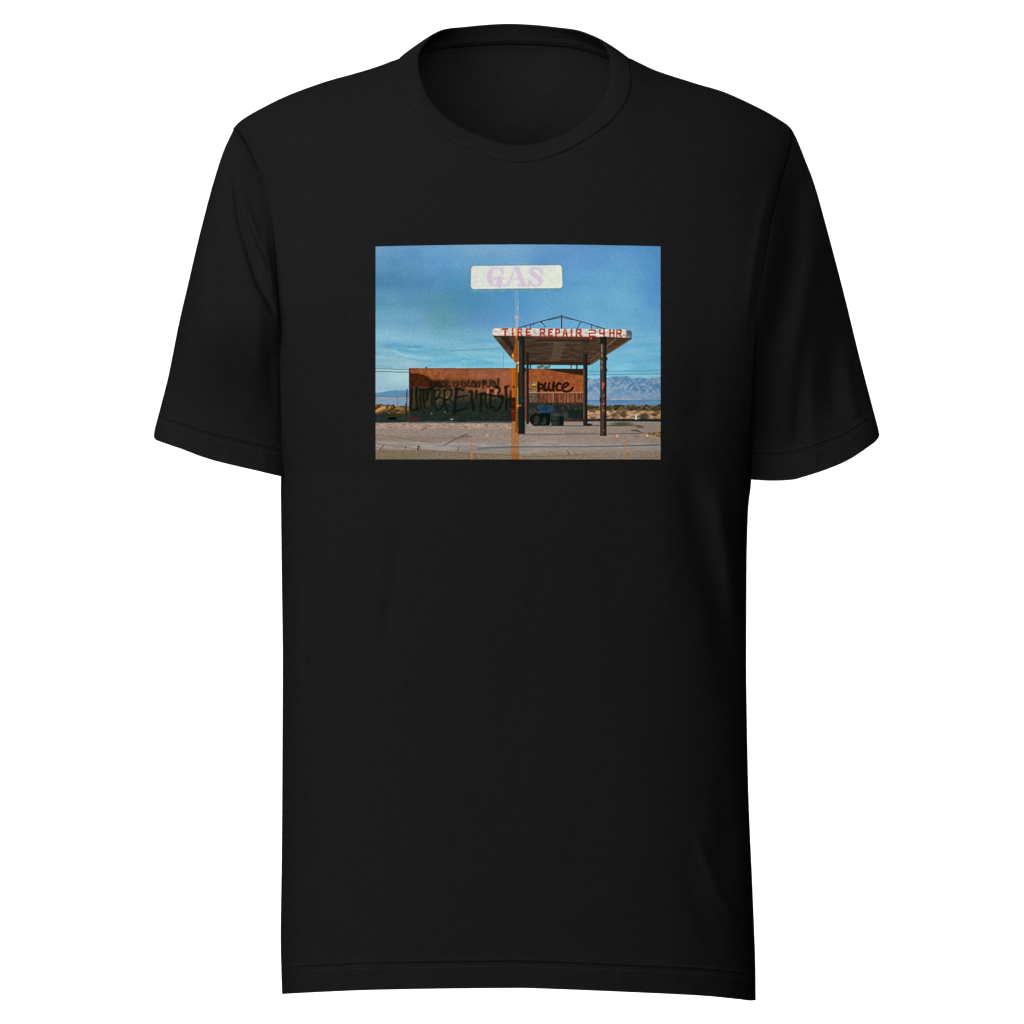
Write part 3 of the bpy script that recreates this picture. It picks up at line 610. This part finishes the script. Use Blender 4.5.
for pp, w in (([(538.6, 382.6), (538.4, 391.2)], 2.3), ([(538.4, 385), (541.4, 384.2), (543.2, 386.4), (541, 388.6), (538.8, 388.4)], 2.2), ([(543.4, 389.6), (545, 390.6)], 1.6), ([(545.6, 382.8), (544.6, 387), (546.2, 390.4), (548.8, 388.2)], 2.2), ([(549.4, 382.8), (548.6, 387), (550.2, 390.6), (551.4, 389.6)], 2.0),
              ([(554, 382.4), (553.2, 386), (553.6, 390.2)], 2.6), ([(556, 385.6), (554, 386.4)], 1.6), ([(560.8, 384), (558.4, 383.2), (556.8, 386), (557.2, 389.8), (560, 390.2)], 2.4),
              ([(562.8, 388), (566.2, 386.4), (568.6, 384.2), (566.8, 382.8), (563.8, 384.4), (562.2, 388), (563.6, 391), (567, 391.7), (570.6, 390.6), (572.2, 389), (572.8, 387.6)], 2.2)):
    line(pp, w, K3, .93, .9, curve_=len(pp) > 2)
# tyres
TY_ = 4
ell(536, 419.6, 6.2, 6.4, (12, 22, 22), soft=.9, reg=TY_); ell(536.6, 419.8, 2.8, 4.0, (46, 50, 52), .9, 1.2); ell(535.4, 423.6, 2.4, 1.2, (60, 60, 62), .6, 1)
poly([(539.4, 414), (541, 412.9), (549, 412.9), (550.6, 413.6), (550.2, 424.6), (548, 425.6), (539, 425.4), (541.4, 419)], (10, 20, 20), soft=.9, reg=TY_)
ell(544.6, 420.6, 1.8, 3.6, (50, 56, 56), .7, 1.6); ell(542.6, 423.4, 2.6, 1.2, (66, 66, 66), .6, 1.4)
poly([(551.2, 417), (553, 416.2), (562.6, 416.1), (563.8, 416.8), (563.6, 425), (562, 425.8), (552, 425.6), (551, 424)], (26, 36, 34), soft=.9, reg=TY_)
ell(554.6, 418.4, 3, 1.6, (58, 62, 60), .7, 1.4); ell(555, 423, 3, 1.8, (52, 56, 54), .7, 1.4); line([(551.4, 420.8), (563.6, 420.8)], .8, (12, 20, 20), .85); rect(559.6, 416.4, 563.6, 425.4, (8, 18, 18), a=.75, soft=1.4)

# the canopy
CN = 2
poly([(524, 365), (584, 365), (584, 368.6), (524, 368.6)], (122, 194, 220), soft=.5)
for xx, c in ((530.4, (60, 36, 24)), (571.2, (146, 74, 44)), (577, (36, 28, 20))): line([(xx, 364), (xx, 368.6)], 1.5, c, .95)
for a, b, r in ((539, 367.2, 2), (542, 366.4, 2.2), (546, 367.4, 2), (549, 366.6, 1.4)): ell(a, b, r, 1.3, (66, 74, 50), .75, 1.1)
sof = [(493, 335), (631.5, 337), (632, 338.6), (622, 345), (607, 354.6), (592, 364.6), (587, 365.2), (517.5, 364.6), (512, 358.6), (503, 347.6)]
poly(sof, mottle((58, 44, 33), (82, 64, 50), 7, 1.2, 91, 1.8), soft=.8, reg=CN)
poly([(493, 335), (500, 336), (509, 347), (517, 357), (517.5, 364.6), (512, 358.6), (503, 347.6)], mottle((62, 50, 42), (94, 76, 62), 3, 3, 92), .9, soft=.9)
poly([(499.6, 336), (508, 336), (516, 352), (516, 356)], (44, 32, 24), .85, soft=1.2)
line([(494, 336.6), (503, 347.4), (512, 358.4)], 1.1, (92, 74, 58), .8)
poly([(554, 341.6), (567.4, 341.4), (563, 352), (559, 363), (550.4, 363)], (96, 78, 60), .6, soft=1.4)
poly([(592, 364), (587, 364), (608, 347), (616, 338), (632, 338.6), (612, 351.4)], mottle((62, 44, 30), (86, 62, 44), 4, 2, 93), .9, soft=1)
line([(588, 362), (607, 346.4), (617, 338.2)], 1.2, (118, 96, 76), .8); line([(590, 364.4), (607, 354), (631, 338.9)], 1.6, (112, 80, 54), .85)
line([(589, 360.6), (606, 345.4)], .9, (44, 32, 24), .7)
rect(520, 361.6, 590, 365, (48, 31, 20), a=.8, soft=1.4)
line([(494, 336.4), (560, 337), (631, 338.8)], 1.2, (60, 42, 32), .8); line([(535, 336.8), (592, 337.6)], 1.3, (126, 58, 32), .9); ell(591, 338.4, .9, .7, (206, 130, 72), .9)
line([(537, 340.2), (588.5, 341)], 1.3, (40, 29, 21), .85)
for yy in (345, 349.5, 353.4, 357.4): line([(526, yy), (552, yy + .2)], .7, (50, 38, 28), .5); line([(566, yy), (586, yy)], .7, (50, 38, 28), .4)
# roof truss
TR = (58, 44, 40)
line([(518.6, 328), (540, 321.8), (561.6, 315.9)], .95, TR, .9, reg=CN); line([(561.6, 315.9), (582, 321.8), (606, 329.2)], .95, TR, .9, reg=CN)
line([(548, 320.2), (561, 317.6), (573, 319.8)], .6, TR, .7); line([(561.6, 315.6), (561.7, 329)], 1.25, TR, .95, reg=CN)
for pp in ([(541.4, 322), (546.6, 328.4)], [(530.6, 325), (530.6, 328.6)], [(525.4, 326.6), (525.6, 328.6)], [(581, 321.6), (576.8, 329)], [(591.4, 325), (591.6, 329.4)], [(597.4, 327.4), (597.4, 329.4)]): line(pp, .85, TR, .85)
ell(541.4, 322.2, .9, .8, (36, 28, 26), .9); ell(533.4, 324.4, .8, .6, (36, 28, 26), .9); line([(539, 324), (543.4, 326.4)], .6, (170, 180, 178), .6); ell(546.8, 327.6, .7, .5, (210, 206, 196), .8)
# fascia
fas = [(492.4, 331.4), (493, 329.2), (495, 328.2), (510, 328.1), (560, 328.7), (624, 329.4), (630.4, 330), (632, 331.4), (632.2, 336.4), (631, 337.8), (612, 337), (560, 336.2), (496, 335.6), (493.2, 335.2), (492.4, 333.8)]
poly(fas, mottle((196, 188, 174), (234, 230, 218), 3.2, 1.8, 94, 1.8), soft=.7, reg=CN)
line([(494, 334.8), (560, 335.6), (625, 336.4)], 1.1, (206, 160, 146), .55, .9); line([(494, 328.8), (625, 329.8)], .7, (206, 206, 200), .6)
for (a, b) in ((507, 331.5), (535, 332), (546.4, 331), (570, 332), (586, 332.6), (598, 331.4), (607.4, 332.6)): blob(a, b, 1.6, 1.6, (160, 152, 140), .6)
poly([(626, 329.8), (630.4, 330), (632, 331.4), (632.2, 336.4), (631, 337.8), (626, 337.4)], mottle((58, 66, 88), (110, 120, 142), 1.5, 1.5, 95), .92, soft=1.2)
RED = (164, 42, 33)
def letter(x0, x1, strokes):
    for st in strokes:
        pts = [(x0 + (x1 - x0) * u, 328.7 + (x0 - 500) * .0105 + 6.5 * v) for u, v in st]
        line(pts, 1.45 if len(st) == 6 else 1.85, RED, .97, .55, mod=None if len(st) == 6 else lambda x, y: np.clip(.92 + 1.1 * vnoise(x, y, 1.5, 1.5, 111), .35, 1))
LT = {'T': [[(0, .05), (1, .05)], [(.5, .05), (.5, 1)]], 'I': [[(.5, 0), (.5, 1)]], 'R': [[(0, 1), (0, 0), (.9, .05), (.9, .5), (0, .55)], [(.4, .55), (1, 1)]],
      'E': [[(1, .05), (0, .05), (0, .95), (1, .95)], [(0, .5), (.75, .5)]], 'P': [[(0, 1), (0, 0), (.9, .05), (.9, .55), (0, .6)]], 'A': [[(0, 1), (.35, 0), (.65, 0), (1, 1)], [(.2, .65), (.8, .65)]],
      '2': [[(0, .08), (1, .08), (1, .54), (0, .54), (0, 1.0), (1, 1.0)]], '4': [[(0, 0), (0, .58), (1, .58)], [(.8, 0), (.8, 1)]], 'H': [[(0, 0), (0, 1)], [(1, 0), (1, 1)], [(0, .5), (1, .5)]]}
for ch, a, b in (('T', 502.6, 507.8), ('I', 512, 513.6), ('R', 518.2, 521.8), ('E', 526.6, 530.6), ('R', 540.6, 544.8), ('E', 548.9, 552.2), ('P', 556, 559.6), ('A', 563.4, 567), ('I', 570.8, 572.4), ('R', 576.6, 581.2),
                 ('2', 589.4, 595.2), ('4', 600, 605), ('H', 610, 613.8), ('R', 617, 621.4)): letter(a, b, LT[ch])
ell(624, 334.8, .8, .8, RED, .95)
# posts
rect(526.2, 352.6, 528.9, 424, (30, 30, 28), soft=.7, reg=CN); line([(526.6, 362), (526.6, 420)], .5, (92, 84, 76), .7)
rect(583.2, 353.4, 587.4, 425.5, (44, 39, 31), soft=.7, reg=CN); rect(585.4, 354, 587.4, 425, (20, 22, 20), a=.7, soft=1.2); line([(583.9, 369), (583.9, 418)], .7, (120, 104, 84), .75); ell(588.6, 424.8, 3.6, 1.4, (18, 26, 22), .95, 1)
rect(517.9, 336.2, 524.8, 433.8, (36, 34, 29), soft=.7, reg=CN); rect(519, 397, 524.6, 433.6, (17, 33, 32), a=.85, soft=3)
line([(518.4, 341), (518.4, 366)], 1.2, (136, 124, 112), .85, .9); line([(521, 346), (521, 396)], 2.0, (62, 58, 50), .6, 1.4); rect(522.6, 337, 524.7, 433, (18, 20, 18), a=.5, soft=1.4); blob(521.6, 400.6, 1.8, 3, (22, 66, 92), .65); ell(525, 369.6, .9, 2, (24, 22, 20), .9)
line([(517.8, 405.4), (520.6, 405.6)], 1.1, (226, 112, 48), .95)
rect(600.1, 336.6, 606.4, 436.0, (58, 51, 43), soft=.7, reg=CN); rect(604.2, 337, 606.4, 435.6, (22, 24, 21), a=.85, soft=1.4); rect(600.1, 337, 606.4, 343.6, (26, 24, 20), a=.8, soft=1.2)
for (a, b) in ((345, 352), (354, 357), (361, 363.5), (366, 368.6)): line([(601.7, a), (601.9, b)], 1.1, (170, 140, 112), .8, .9)
line([(602.2, 370), (602.6, 430)], 1.4, (84, 72, 60), .5, 1.2)
for (a, b, r, q, al) in ((603.2, 384.6, 1.2, 2.4, .95), (602.6, 388, .8, 1.4, .8), (604, 395.2, .6, 1.2, .7), (603, 396.4, .7, .6, .6), (603.8, 400.4, .5, .7, .8), (603.2, 404, 1.3, .8, .85), (604.2, 403, .5, 1.0, .7), (602.8, 407.6, .7, .4, .6), (603.4, 410.2, 1.2, .9, .8), (604, 412.8, .5, .6, .6), (603.8, 430.4, .5, 1.0, .6)): ell(a, b, r, q, (200, 88, 64), al, 1.0)
line([(606.7, 357.6), (607.2, 359.6)], 1.2, (26, 24, 22), .9); line([(606.6, 369), (606.9, 371)], 1.1, (26, 24, 22), .9); ell(600.4, 399.6, .9, 2.4, (26, 28, 26), .9)

# light leak / second exposure: the orange pole
poly([(508.6, 369), (510, 368.3), (516, 368.3), (516, 376), (512, 375.4), (509.4, 373)], (164, 86, 20), .85, soft=1)
poly([(514.9, 335.4), (517.4, 335.4), (517.8, 350), (518, 364), (515.6, 363), (511.8, 357.6), (512.2, 353.6), (514.2, 349), (515.2, 342)], (176, 84, 22), .8, soft=1)
poly([(516.6, 338), (518.2, 338), (518.6, 366), (517, 366), (516.2, 352)], (122, 78, 22), .35, soft=1)
ell(512.8, 355.6, .9, 1.6, (236, 178, 96), .85, 1); ell(518, 363, .9, 1.2, (240, 214, 160), .9, .9); ell(513.4, 359.4, .8, 1.0, (220, 150, 60), .7, 1)
rect(511.8, 368.6, 516.2, 397.6, (176, 90, 20), a=.82, soft=.9); line([(512.4, 369), (512.4, 396)], .9, (214, 112, 26), .55)
rect(511.8, 397.4, 516.2, 421, (84, 24, 10), a=.94, soft=1.6); rect(512, 405, 516, 408, (40, 8, 6), a=.7, soft=2); ell(514, 399.6, 1.6, 2, (48, 8, 6), .7, 1.5); ell(513.6, 387, 1.4, 1.4, (92, 40, 10), .8, 1.2); line([(512, 411.6), (513.6, 411)], .9, (190, 60, 16), .8); rect(512, 411.6, 516, 421, (92, 40, 14), a=.6, soft=1.6)
rect(515.7, 364.6, 518.0, 432.4, (116, 82, 26), a=.95, soft=.8); line([(517.6, 388), (517.6, 408)], 1.1, (176, 140, 70), .8); line([(518.3, 366), (518.3, 372)], .9, (230, 196, 130), .8); line([(517.2, 410), (517.2, 426)], 1, (92, 62, 18), .6)
ell(517.4, 405.6, 1.2, .9, (230, 112, 40), .9, .9); ell(517.8, 430, .9, 2, (150, 74, 12), .7, 1.2)
sl = box([(511.4, 421), (519.3, 461)], .6)
am = pmask([(511.3, 421.4), (519.2, 421.4), (519.2, 461), (511, 461)], .8, sl)
put(sl, am * .76, IM[sl] * np.array([1.02, .72, .42]) + np.array([16, 9, 4]))
rect(511.2, 452.6, 519.2, 461, (146, 94, 30), a=.55, soft=1.4)

# the sign and its pole
SG = 1
sgp = lambda x0, y0, x1, y1, r, sk: [(x0 + r * (1 - math.cos(t)), y0 + r * (1 - math.sin(t)) + 0) for t in np.linspace(0, math.pi / 2, 7)] + [(x1 - r * (1 - math.sin(t)), y0 - sk + r * (1 - math.cos(t))) for t in np.linspace(0, math.pi / 2, 7)] + \
    [(x1 + .6 - r * (1 - math.cos(t)), y1 - sk - r * (1 - math.sin(t))) for t in np.linspace(0, math.pi / 2, 7)] + [(x0 - .2 + r * (1 - math.sin(t)), y1 - r * (1 - math.cos(t))) for t in np.linspace(0, math.pi / 2, 7)]
poly(sgp(470.4, 269, 562.9, 292.3, 3.6, .7), mottle((88, 142, 166), (104, 158, 178), 5, 2, 101), .85, soft=.8, reg=SG)
poly(sgp(470.5, 265.3, 562.3, 289.5, 3.6, .7), (112, 142, 158), .7, soft=.9)
poly(sgp(471.2, 266, 561.9, 288.9, 3.2, .8), mottle((212, 220, 212), (226, 226, 214), 2.6, 2.6, 102, 1.6), soft=.7, reg=SG)
line([(473, 287.9), (560, 287)], 1.0, (232, 228, 214), .7)
LV = (210, 195, 216)
for pp, w in (([(502.4, 273), (501, 269.6), (497.6, 267.9), (493.6, 268.4), (490, 271.4), (488.4, 276.4), (489.4, 281.6), (492.6, 284.8), (497, 285.6), (500.6, 284.4)], 2.0), ([(491, 271.2), (489.3, 276.4), (490.8, 281.8)], 5.0),
              ([(502.4, 267.4), (502.4, 273.4)], 1.7), ([(494.2, 278.4), (503.8, 278.2)], 1.6), ([(499.6, 278.6), (499.6, 285)], 5.6),
              ([(515.6, 268), (507.4, 285)], 2.0), ([(517, 268.4), (523.6, 285)], 4.8), ([(509.8, 278.9), (519, 278.8)], 1.6), ([(503.4, 285.4), (509.4, 285.3)], 1.8), ([(518, 285.3), (528.4, 285.2)], 1.8), ([(514.4, 267.9), (518.6, 267.8)], 1.8),
              ([(541.8, 273), (540, 269.4), (536.4, 267.8), (532.4, 268.6), (530.4, 271.4), (532.4, 274.6), (537, 276.8), (540.8, 279.6), (540.8, 283.2), (537.4, 285.5), (533, 285.2), (530.2, 281.6)], 2.2),
              ([(531.4, 272.2), (534.6, 275.2), (539, 278.4), (540.6, 281.4)], 4.6), ([(542.2, 267.2), (542.2, 273.2)], 1.6), ([(528.8, 280.6), (529, 286)], 1.7)):
    line(pp, w, LV, .95, .9, curve_=len(pp) > 2)
rect(515, 291, 518.6, 329, (124, 166, 190), a=.55, soft=.8, reg=SG)
line([(515.2, 291), (515.2, 329)], .6, (140, 172, 194), .5); line([(518.3, 300), (517.8, 329)], .7, (168, 186, 202), .5); ell(517.4, 308, .5, 1.2, (176, 216, 222), .7)
rect(514.6, 315.8, 518.8, 318.3, (208, 164, 184), a=.9, soft=.9); line([(516.8, 318), (516.6, 330)], .9, (186, 190, 200), .7)
line([(516.6, 328.4), (516.4, 336)], 1.6, (228, 140, 60), .8); line([(516, 329.6), (515.6, 335.6)], 1.2, (216, 190, 120), .5)
# film grain
rng = np.random.RandomState(5)
gr = rng.randn(H_ // 3 + 2, W_ // 3 + 2, 3); gr = np.repeat(np.repeat(gr, 3, 0), 3, 1)[:H_, :W_]
gl = np.repeat(np.repeat(rng.randn(H_ // 4 + 2, W_ // 4 + 2, 1), 4, 0), 4, 1)[:H_, :W_]
lum = IM.mean(2, keepdims=True)
IM += (gr * 3.2 + gl * 2.0) * np.clip(lum / 130, .35, 1.0)
def blur(a, k):
    for ax in (0, 1):
        a = sum(np.roll(a, s, ax) * w for s, w in k)
    return a
SM = blur(IM, [(-1, .25), (0, .5), (1, .25)])
WD = blur(SM, [(k, 1 / 9) for k in range(-4, 5)])
IM = SM + .75 * (SM - WD)
IM = np.clip(IM, 2, 252)
lin = np.where(IM / 255 <= .04045, IM / 255 / 12.92, ((IM / 255 + .055) / 1.055) ** 2.4)

# mesh of the ink layer: a fine sheet lying on the chest
PV = 2                                                  # points per traced image pixel
nx, ny = int(285.4 * PV) + 1, int(213.6 * PV) + 1
uu, vv = np.meshgrid(np.linspace(0, 1, nx), np.linspace(0, 1, ny), indexing='ij')
topy = lambda u: 246.6 - 2.0 * np.sin(np.pi * u) ** .9 - .2 * u
PX = 375.6 + 285.0 * uu; PY = topy(uu) * (1 - vv) + 459.4 * vv
# interpolate the chest (coarse evaluation, then bilinear)
cxs = np.linspace(370, 666, 149); cys = np.linspace(240, 466, 114)
CXg, CYg = np.meshgrid(cxs, cys, indexing='ij'); CD = front_depth(CXg, CYg)
fi = (PX - 370) / (cxs[1] - cxs[0]); fj = (PY - 240) / (cys[1] - cys[0]); i0 = fi.astype(int); j0 = fj.astype(int); a = fi - i0; b = fj - j0
PD = CD[i0, j0] * (1 - a) * (1 - b) + CD[i0 + 1, j0] * a * (1 - b) + CD[i0, j0 + 1] * (1 - a) * b + CD[i0 + 1, j0 + 1] * a * b + .8
pv = P3(PX, PY, PD).reshape(-1, 3)
si = np.clip(((PY - Y0) * R).astype(int), 0, H_ - 1); sj = np.clip(((PX - X0) * R).astype(int), 0, W_ - 1)
# lamp falloff offset in the ink colour: lightened towards right and bottom
FALLOFF_COMP = 1 / (1.0 - .097 * (2 * uu - 1) - .081 * (2 * vv - 1))
colr = np.clip(lin[si, sj] * FALLOFF_COMP[..., None], 0, .97).reshape(-1, 3)
pf = grid_faces(nx, ny, True)
M_INK = bpy.data.materials.new('printed_ink'); M_INK.use_nodes = True
nt = M_INK.node_tree; bs = nt.nodes['Principled BSDF']; bs.inputs['Roughness'].default_value = .9; bs.inputs['Specular IOR Level'].default_value = 0.0
at = nt.nodes.new('ShaderNodeVertexColor'); at.layer_name = 'ink'
tc = nt.nodes.new('ShaderNodeTexCoord'); nz = nt.nodes.new('ShaderNodeTexNoise'); nz.inputs['Scale'].default_value = 900; nz.inputs['Detail'].default_value = 2
nt.links.new(tc.outputs['Object'], nz.inputs['Vector'])
mr = nt.nodes.new('ShaderNodeMapRange'); mr.inputs['From Min'].default_value = .3; mr.inputs['From Max'].default_value = .7; mr.inputs['To Min'].default_value = .93; mr.inputs['To Max'].default_value = 1.05
nt.links.new(nz.outputs['Fac'], mr.inputs['Value'])
mx = nt.nodes.new('ShaderNodeMix'); mx.data_type = 'RGBA'; mx.blend_type = 'MULTIPLY'; mx.inputs['Factor'].default_value = 1
nt.links.new(at.outputs['Color'], mx.inputs[6]); nt.links.new(mr.outputs[0], mx.inputs[7]); nt.links.new(mx.outputs[2], bs.inputs['Base Color'])
reg_f = REG[si, sj].reshape(-1)[pf[:, 0]]
def ink(name, sel, parent, label):
    f = pf[sel]; used = np.unique(f); remap = np.zeros(len(pv), np.int32); remap[used] = np.arange(len(used))
    o = link(name, pv[used], remap[f], M_INK, parent)
    ca = o.data.color_attributes.new('ink', 'FLOAT_COLOR', 'POINT')
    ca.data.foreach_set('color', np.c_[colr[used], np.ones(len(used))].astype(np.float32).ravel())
    o['label'] = label
    return o
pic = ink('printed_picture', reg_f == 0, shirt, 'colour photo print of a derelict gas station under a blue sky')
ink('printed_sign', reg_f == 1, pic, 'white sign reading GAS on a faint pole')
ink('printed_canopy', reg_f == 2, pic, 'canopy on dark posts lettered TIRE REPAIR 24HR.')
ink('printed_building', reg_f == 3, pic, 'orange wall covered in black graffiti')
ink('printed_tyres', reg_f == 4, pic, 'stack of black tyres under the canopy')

# ------------------------------------------------------------------ studio backdrop
import bmesh
bm = bmesh.new()
prof_ = [(3.0, 3.0), (3.0, -.6), (2.96, -.82), (2.85, -1.0), (2.6, -1.1), (1.9, -1.12)]
rows = [[bm.verts.new((x, y, z + CZ)) for (y, z) in prof_] for x in (-1.9, 1.9)]
for k in range(len(prof_) - 1): bm.faces.new((rows[0][k], rows[1][k], rows[1][k + 1], rows[0][k + 1]))
me = bpy.data.meshes.new('backdrop'); bm.to_mesh(me); bm.free()
for p in me.polygons: p.use_smooth = True
bd = bpy.data.objects.new('backdrop', me); COL.objects.link(bd); bd['kind'] = 'structure'
MB = bpy.data.materials.new('white_paper'); MB.use_nodes = True; n_ = MB.node_tree.nodes; b_ = n_['Principled BSDF']
b_.inputs['Base Color'].default_value = (.9, .9, .9, 1); b_.inputs['Roughness'].default_value = 1; b_.inputs['Specular IOR Level'].default_value = 0
me.materials.append(MB)

# ------------------------------------------------------------------ lamps
from mathutils import Vector
def area(name, loc, target, size, power, col=(1, 1, 1), sy=None):
    l = bpy.data.lights.new(name, 'AREA'); l.energy = power; l.color = col; l.size = size
    if sy: l.shape = 'RECTANGLE'; l.size_y = sy
    o = bpy.data.objects.new(name, l); COL.objects.link(o); o.location = loc
    o.rotation_euler = (Vector(target) - Vector(loc)).to_track_quat('-Z', 'Y').to_euler()
    return o
C0 = Vector((0, 0, CZ))
area('key_softbox', (-1.55, -1.75, CZ + .95), (-.03, 0, CZ + .05), 2.0, 56)
area('fill_softbox', (-.3, -4.2, CZ + .55), (0, 0, CZ), 1.6, 52)
area('top_fill', (.25, -1.3, CZ + 1.5), (.08, 0, CZ + .3), 1.0, 2)  # added lamp, lifts the shoulders and upper chest
sp = bpy.data.lights.new('neck_fill_spot', 'SPOT'); sp.energy = 115; sp.spot_size = math.radians(8.5); sp.spot_blend = 1; sp.shadow_soft_size = .25  # added narrow spot, only brightens the inside of the neck opening
so = bpy.data.objects.new('neck_fill_spot', sp); COL.objects.link(so); so.location = (1.15, -2.9, CZ + .46)
so.rotation_euler = (Vector((-.03, .02, CZ + .335)) - so.location).to_track_quat('-Z', 'Y').to_euler()
area('backdrop_lamp', (0, 1.3, CZ + 2.2), (0, 3.0, CZ + .3), 2.6, 80, sy=.4)
area('backdrop_lamp', (0, 1.3, CZ - .95), (0, 3.0, CZ - .1), 2.6, 46, sy=.3)

w = bpy.data.worlds.new('World'); scene.world = w; w.use_nodes = True
w.node_tree.nodes['Background'].inputs['Color'].default_value = (1, 1, 1, 1); w.node_tree.nodes['Background'].inputs['Strength'].default_value = .06

# ------------------------------------------------------------------ camera
cam = bpy.data.cameras.new('camera'); co = bpy.data.objects.new('camera', cam); COL.objects.link(co)
co.location = (0, -D, CZ); co.rotation_euler = (math.radians(90), 0, 0)
cam.sensor_width = 36; cam.lens = 36 * D / (1024 * S); cam.clip_end = 100
scene.camera = co
scene.view_settings.view_transform = 'Standard'; scene.view_settings.look = 'None'; scene.view_settings.exposure = 0; scene.view_settings.gamma = 1
scene.view_settings.use_curve_mapping = False
scene.cycles.use_denoising = True
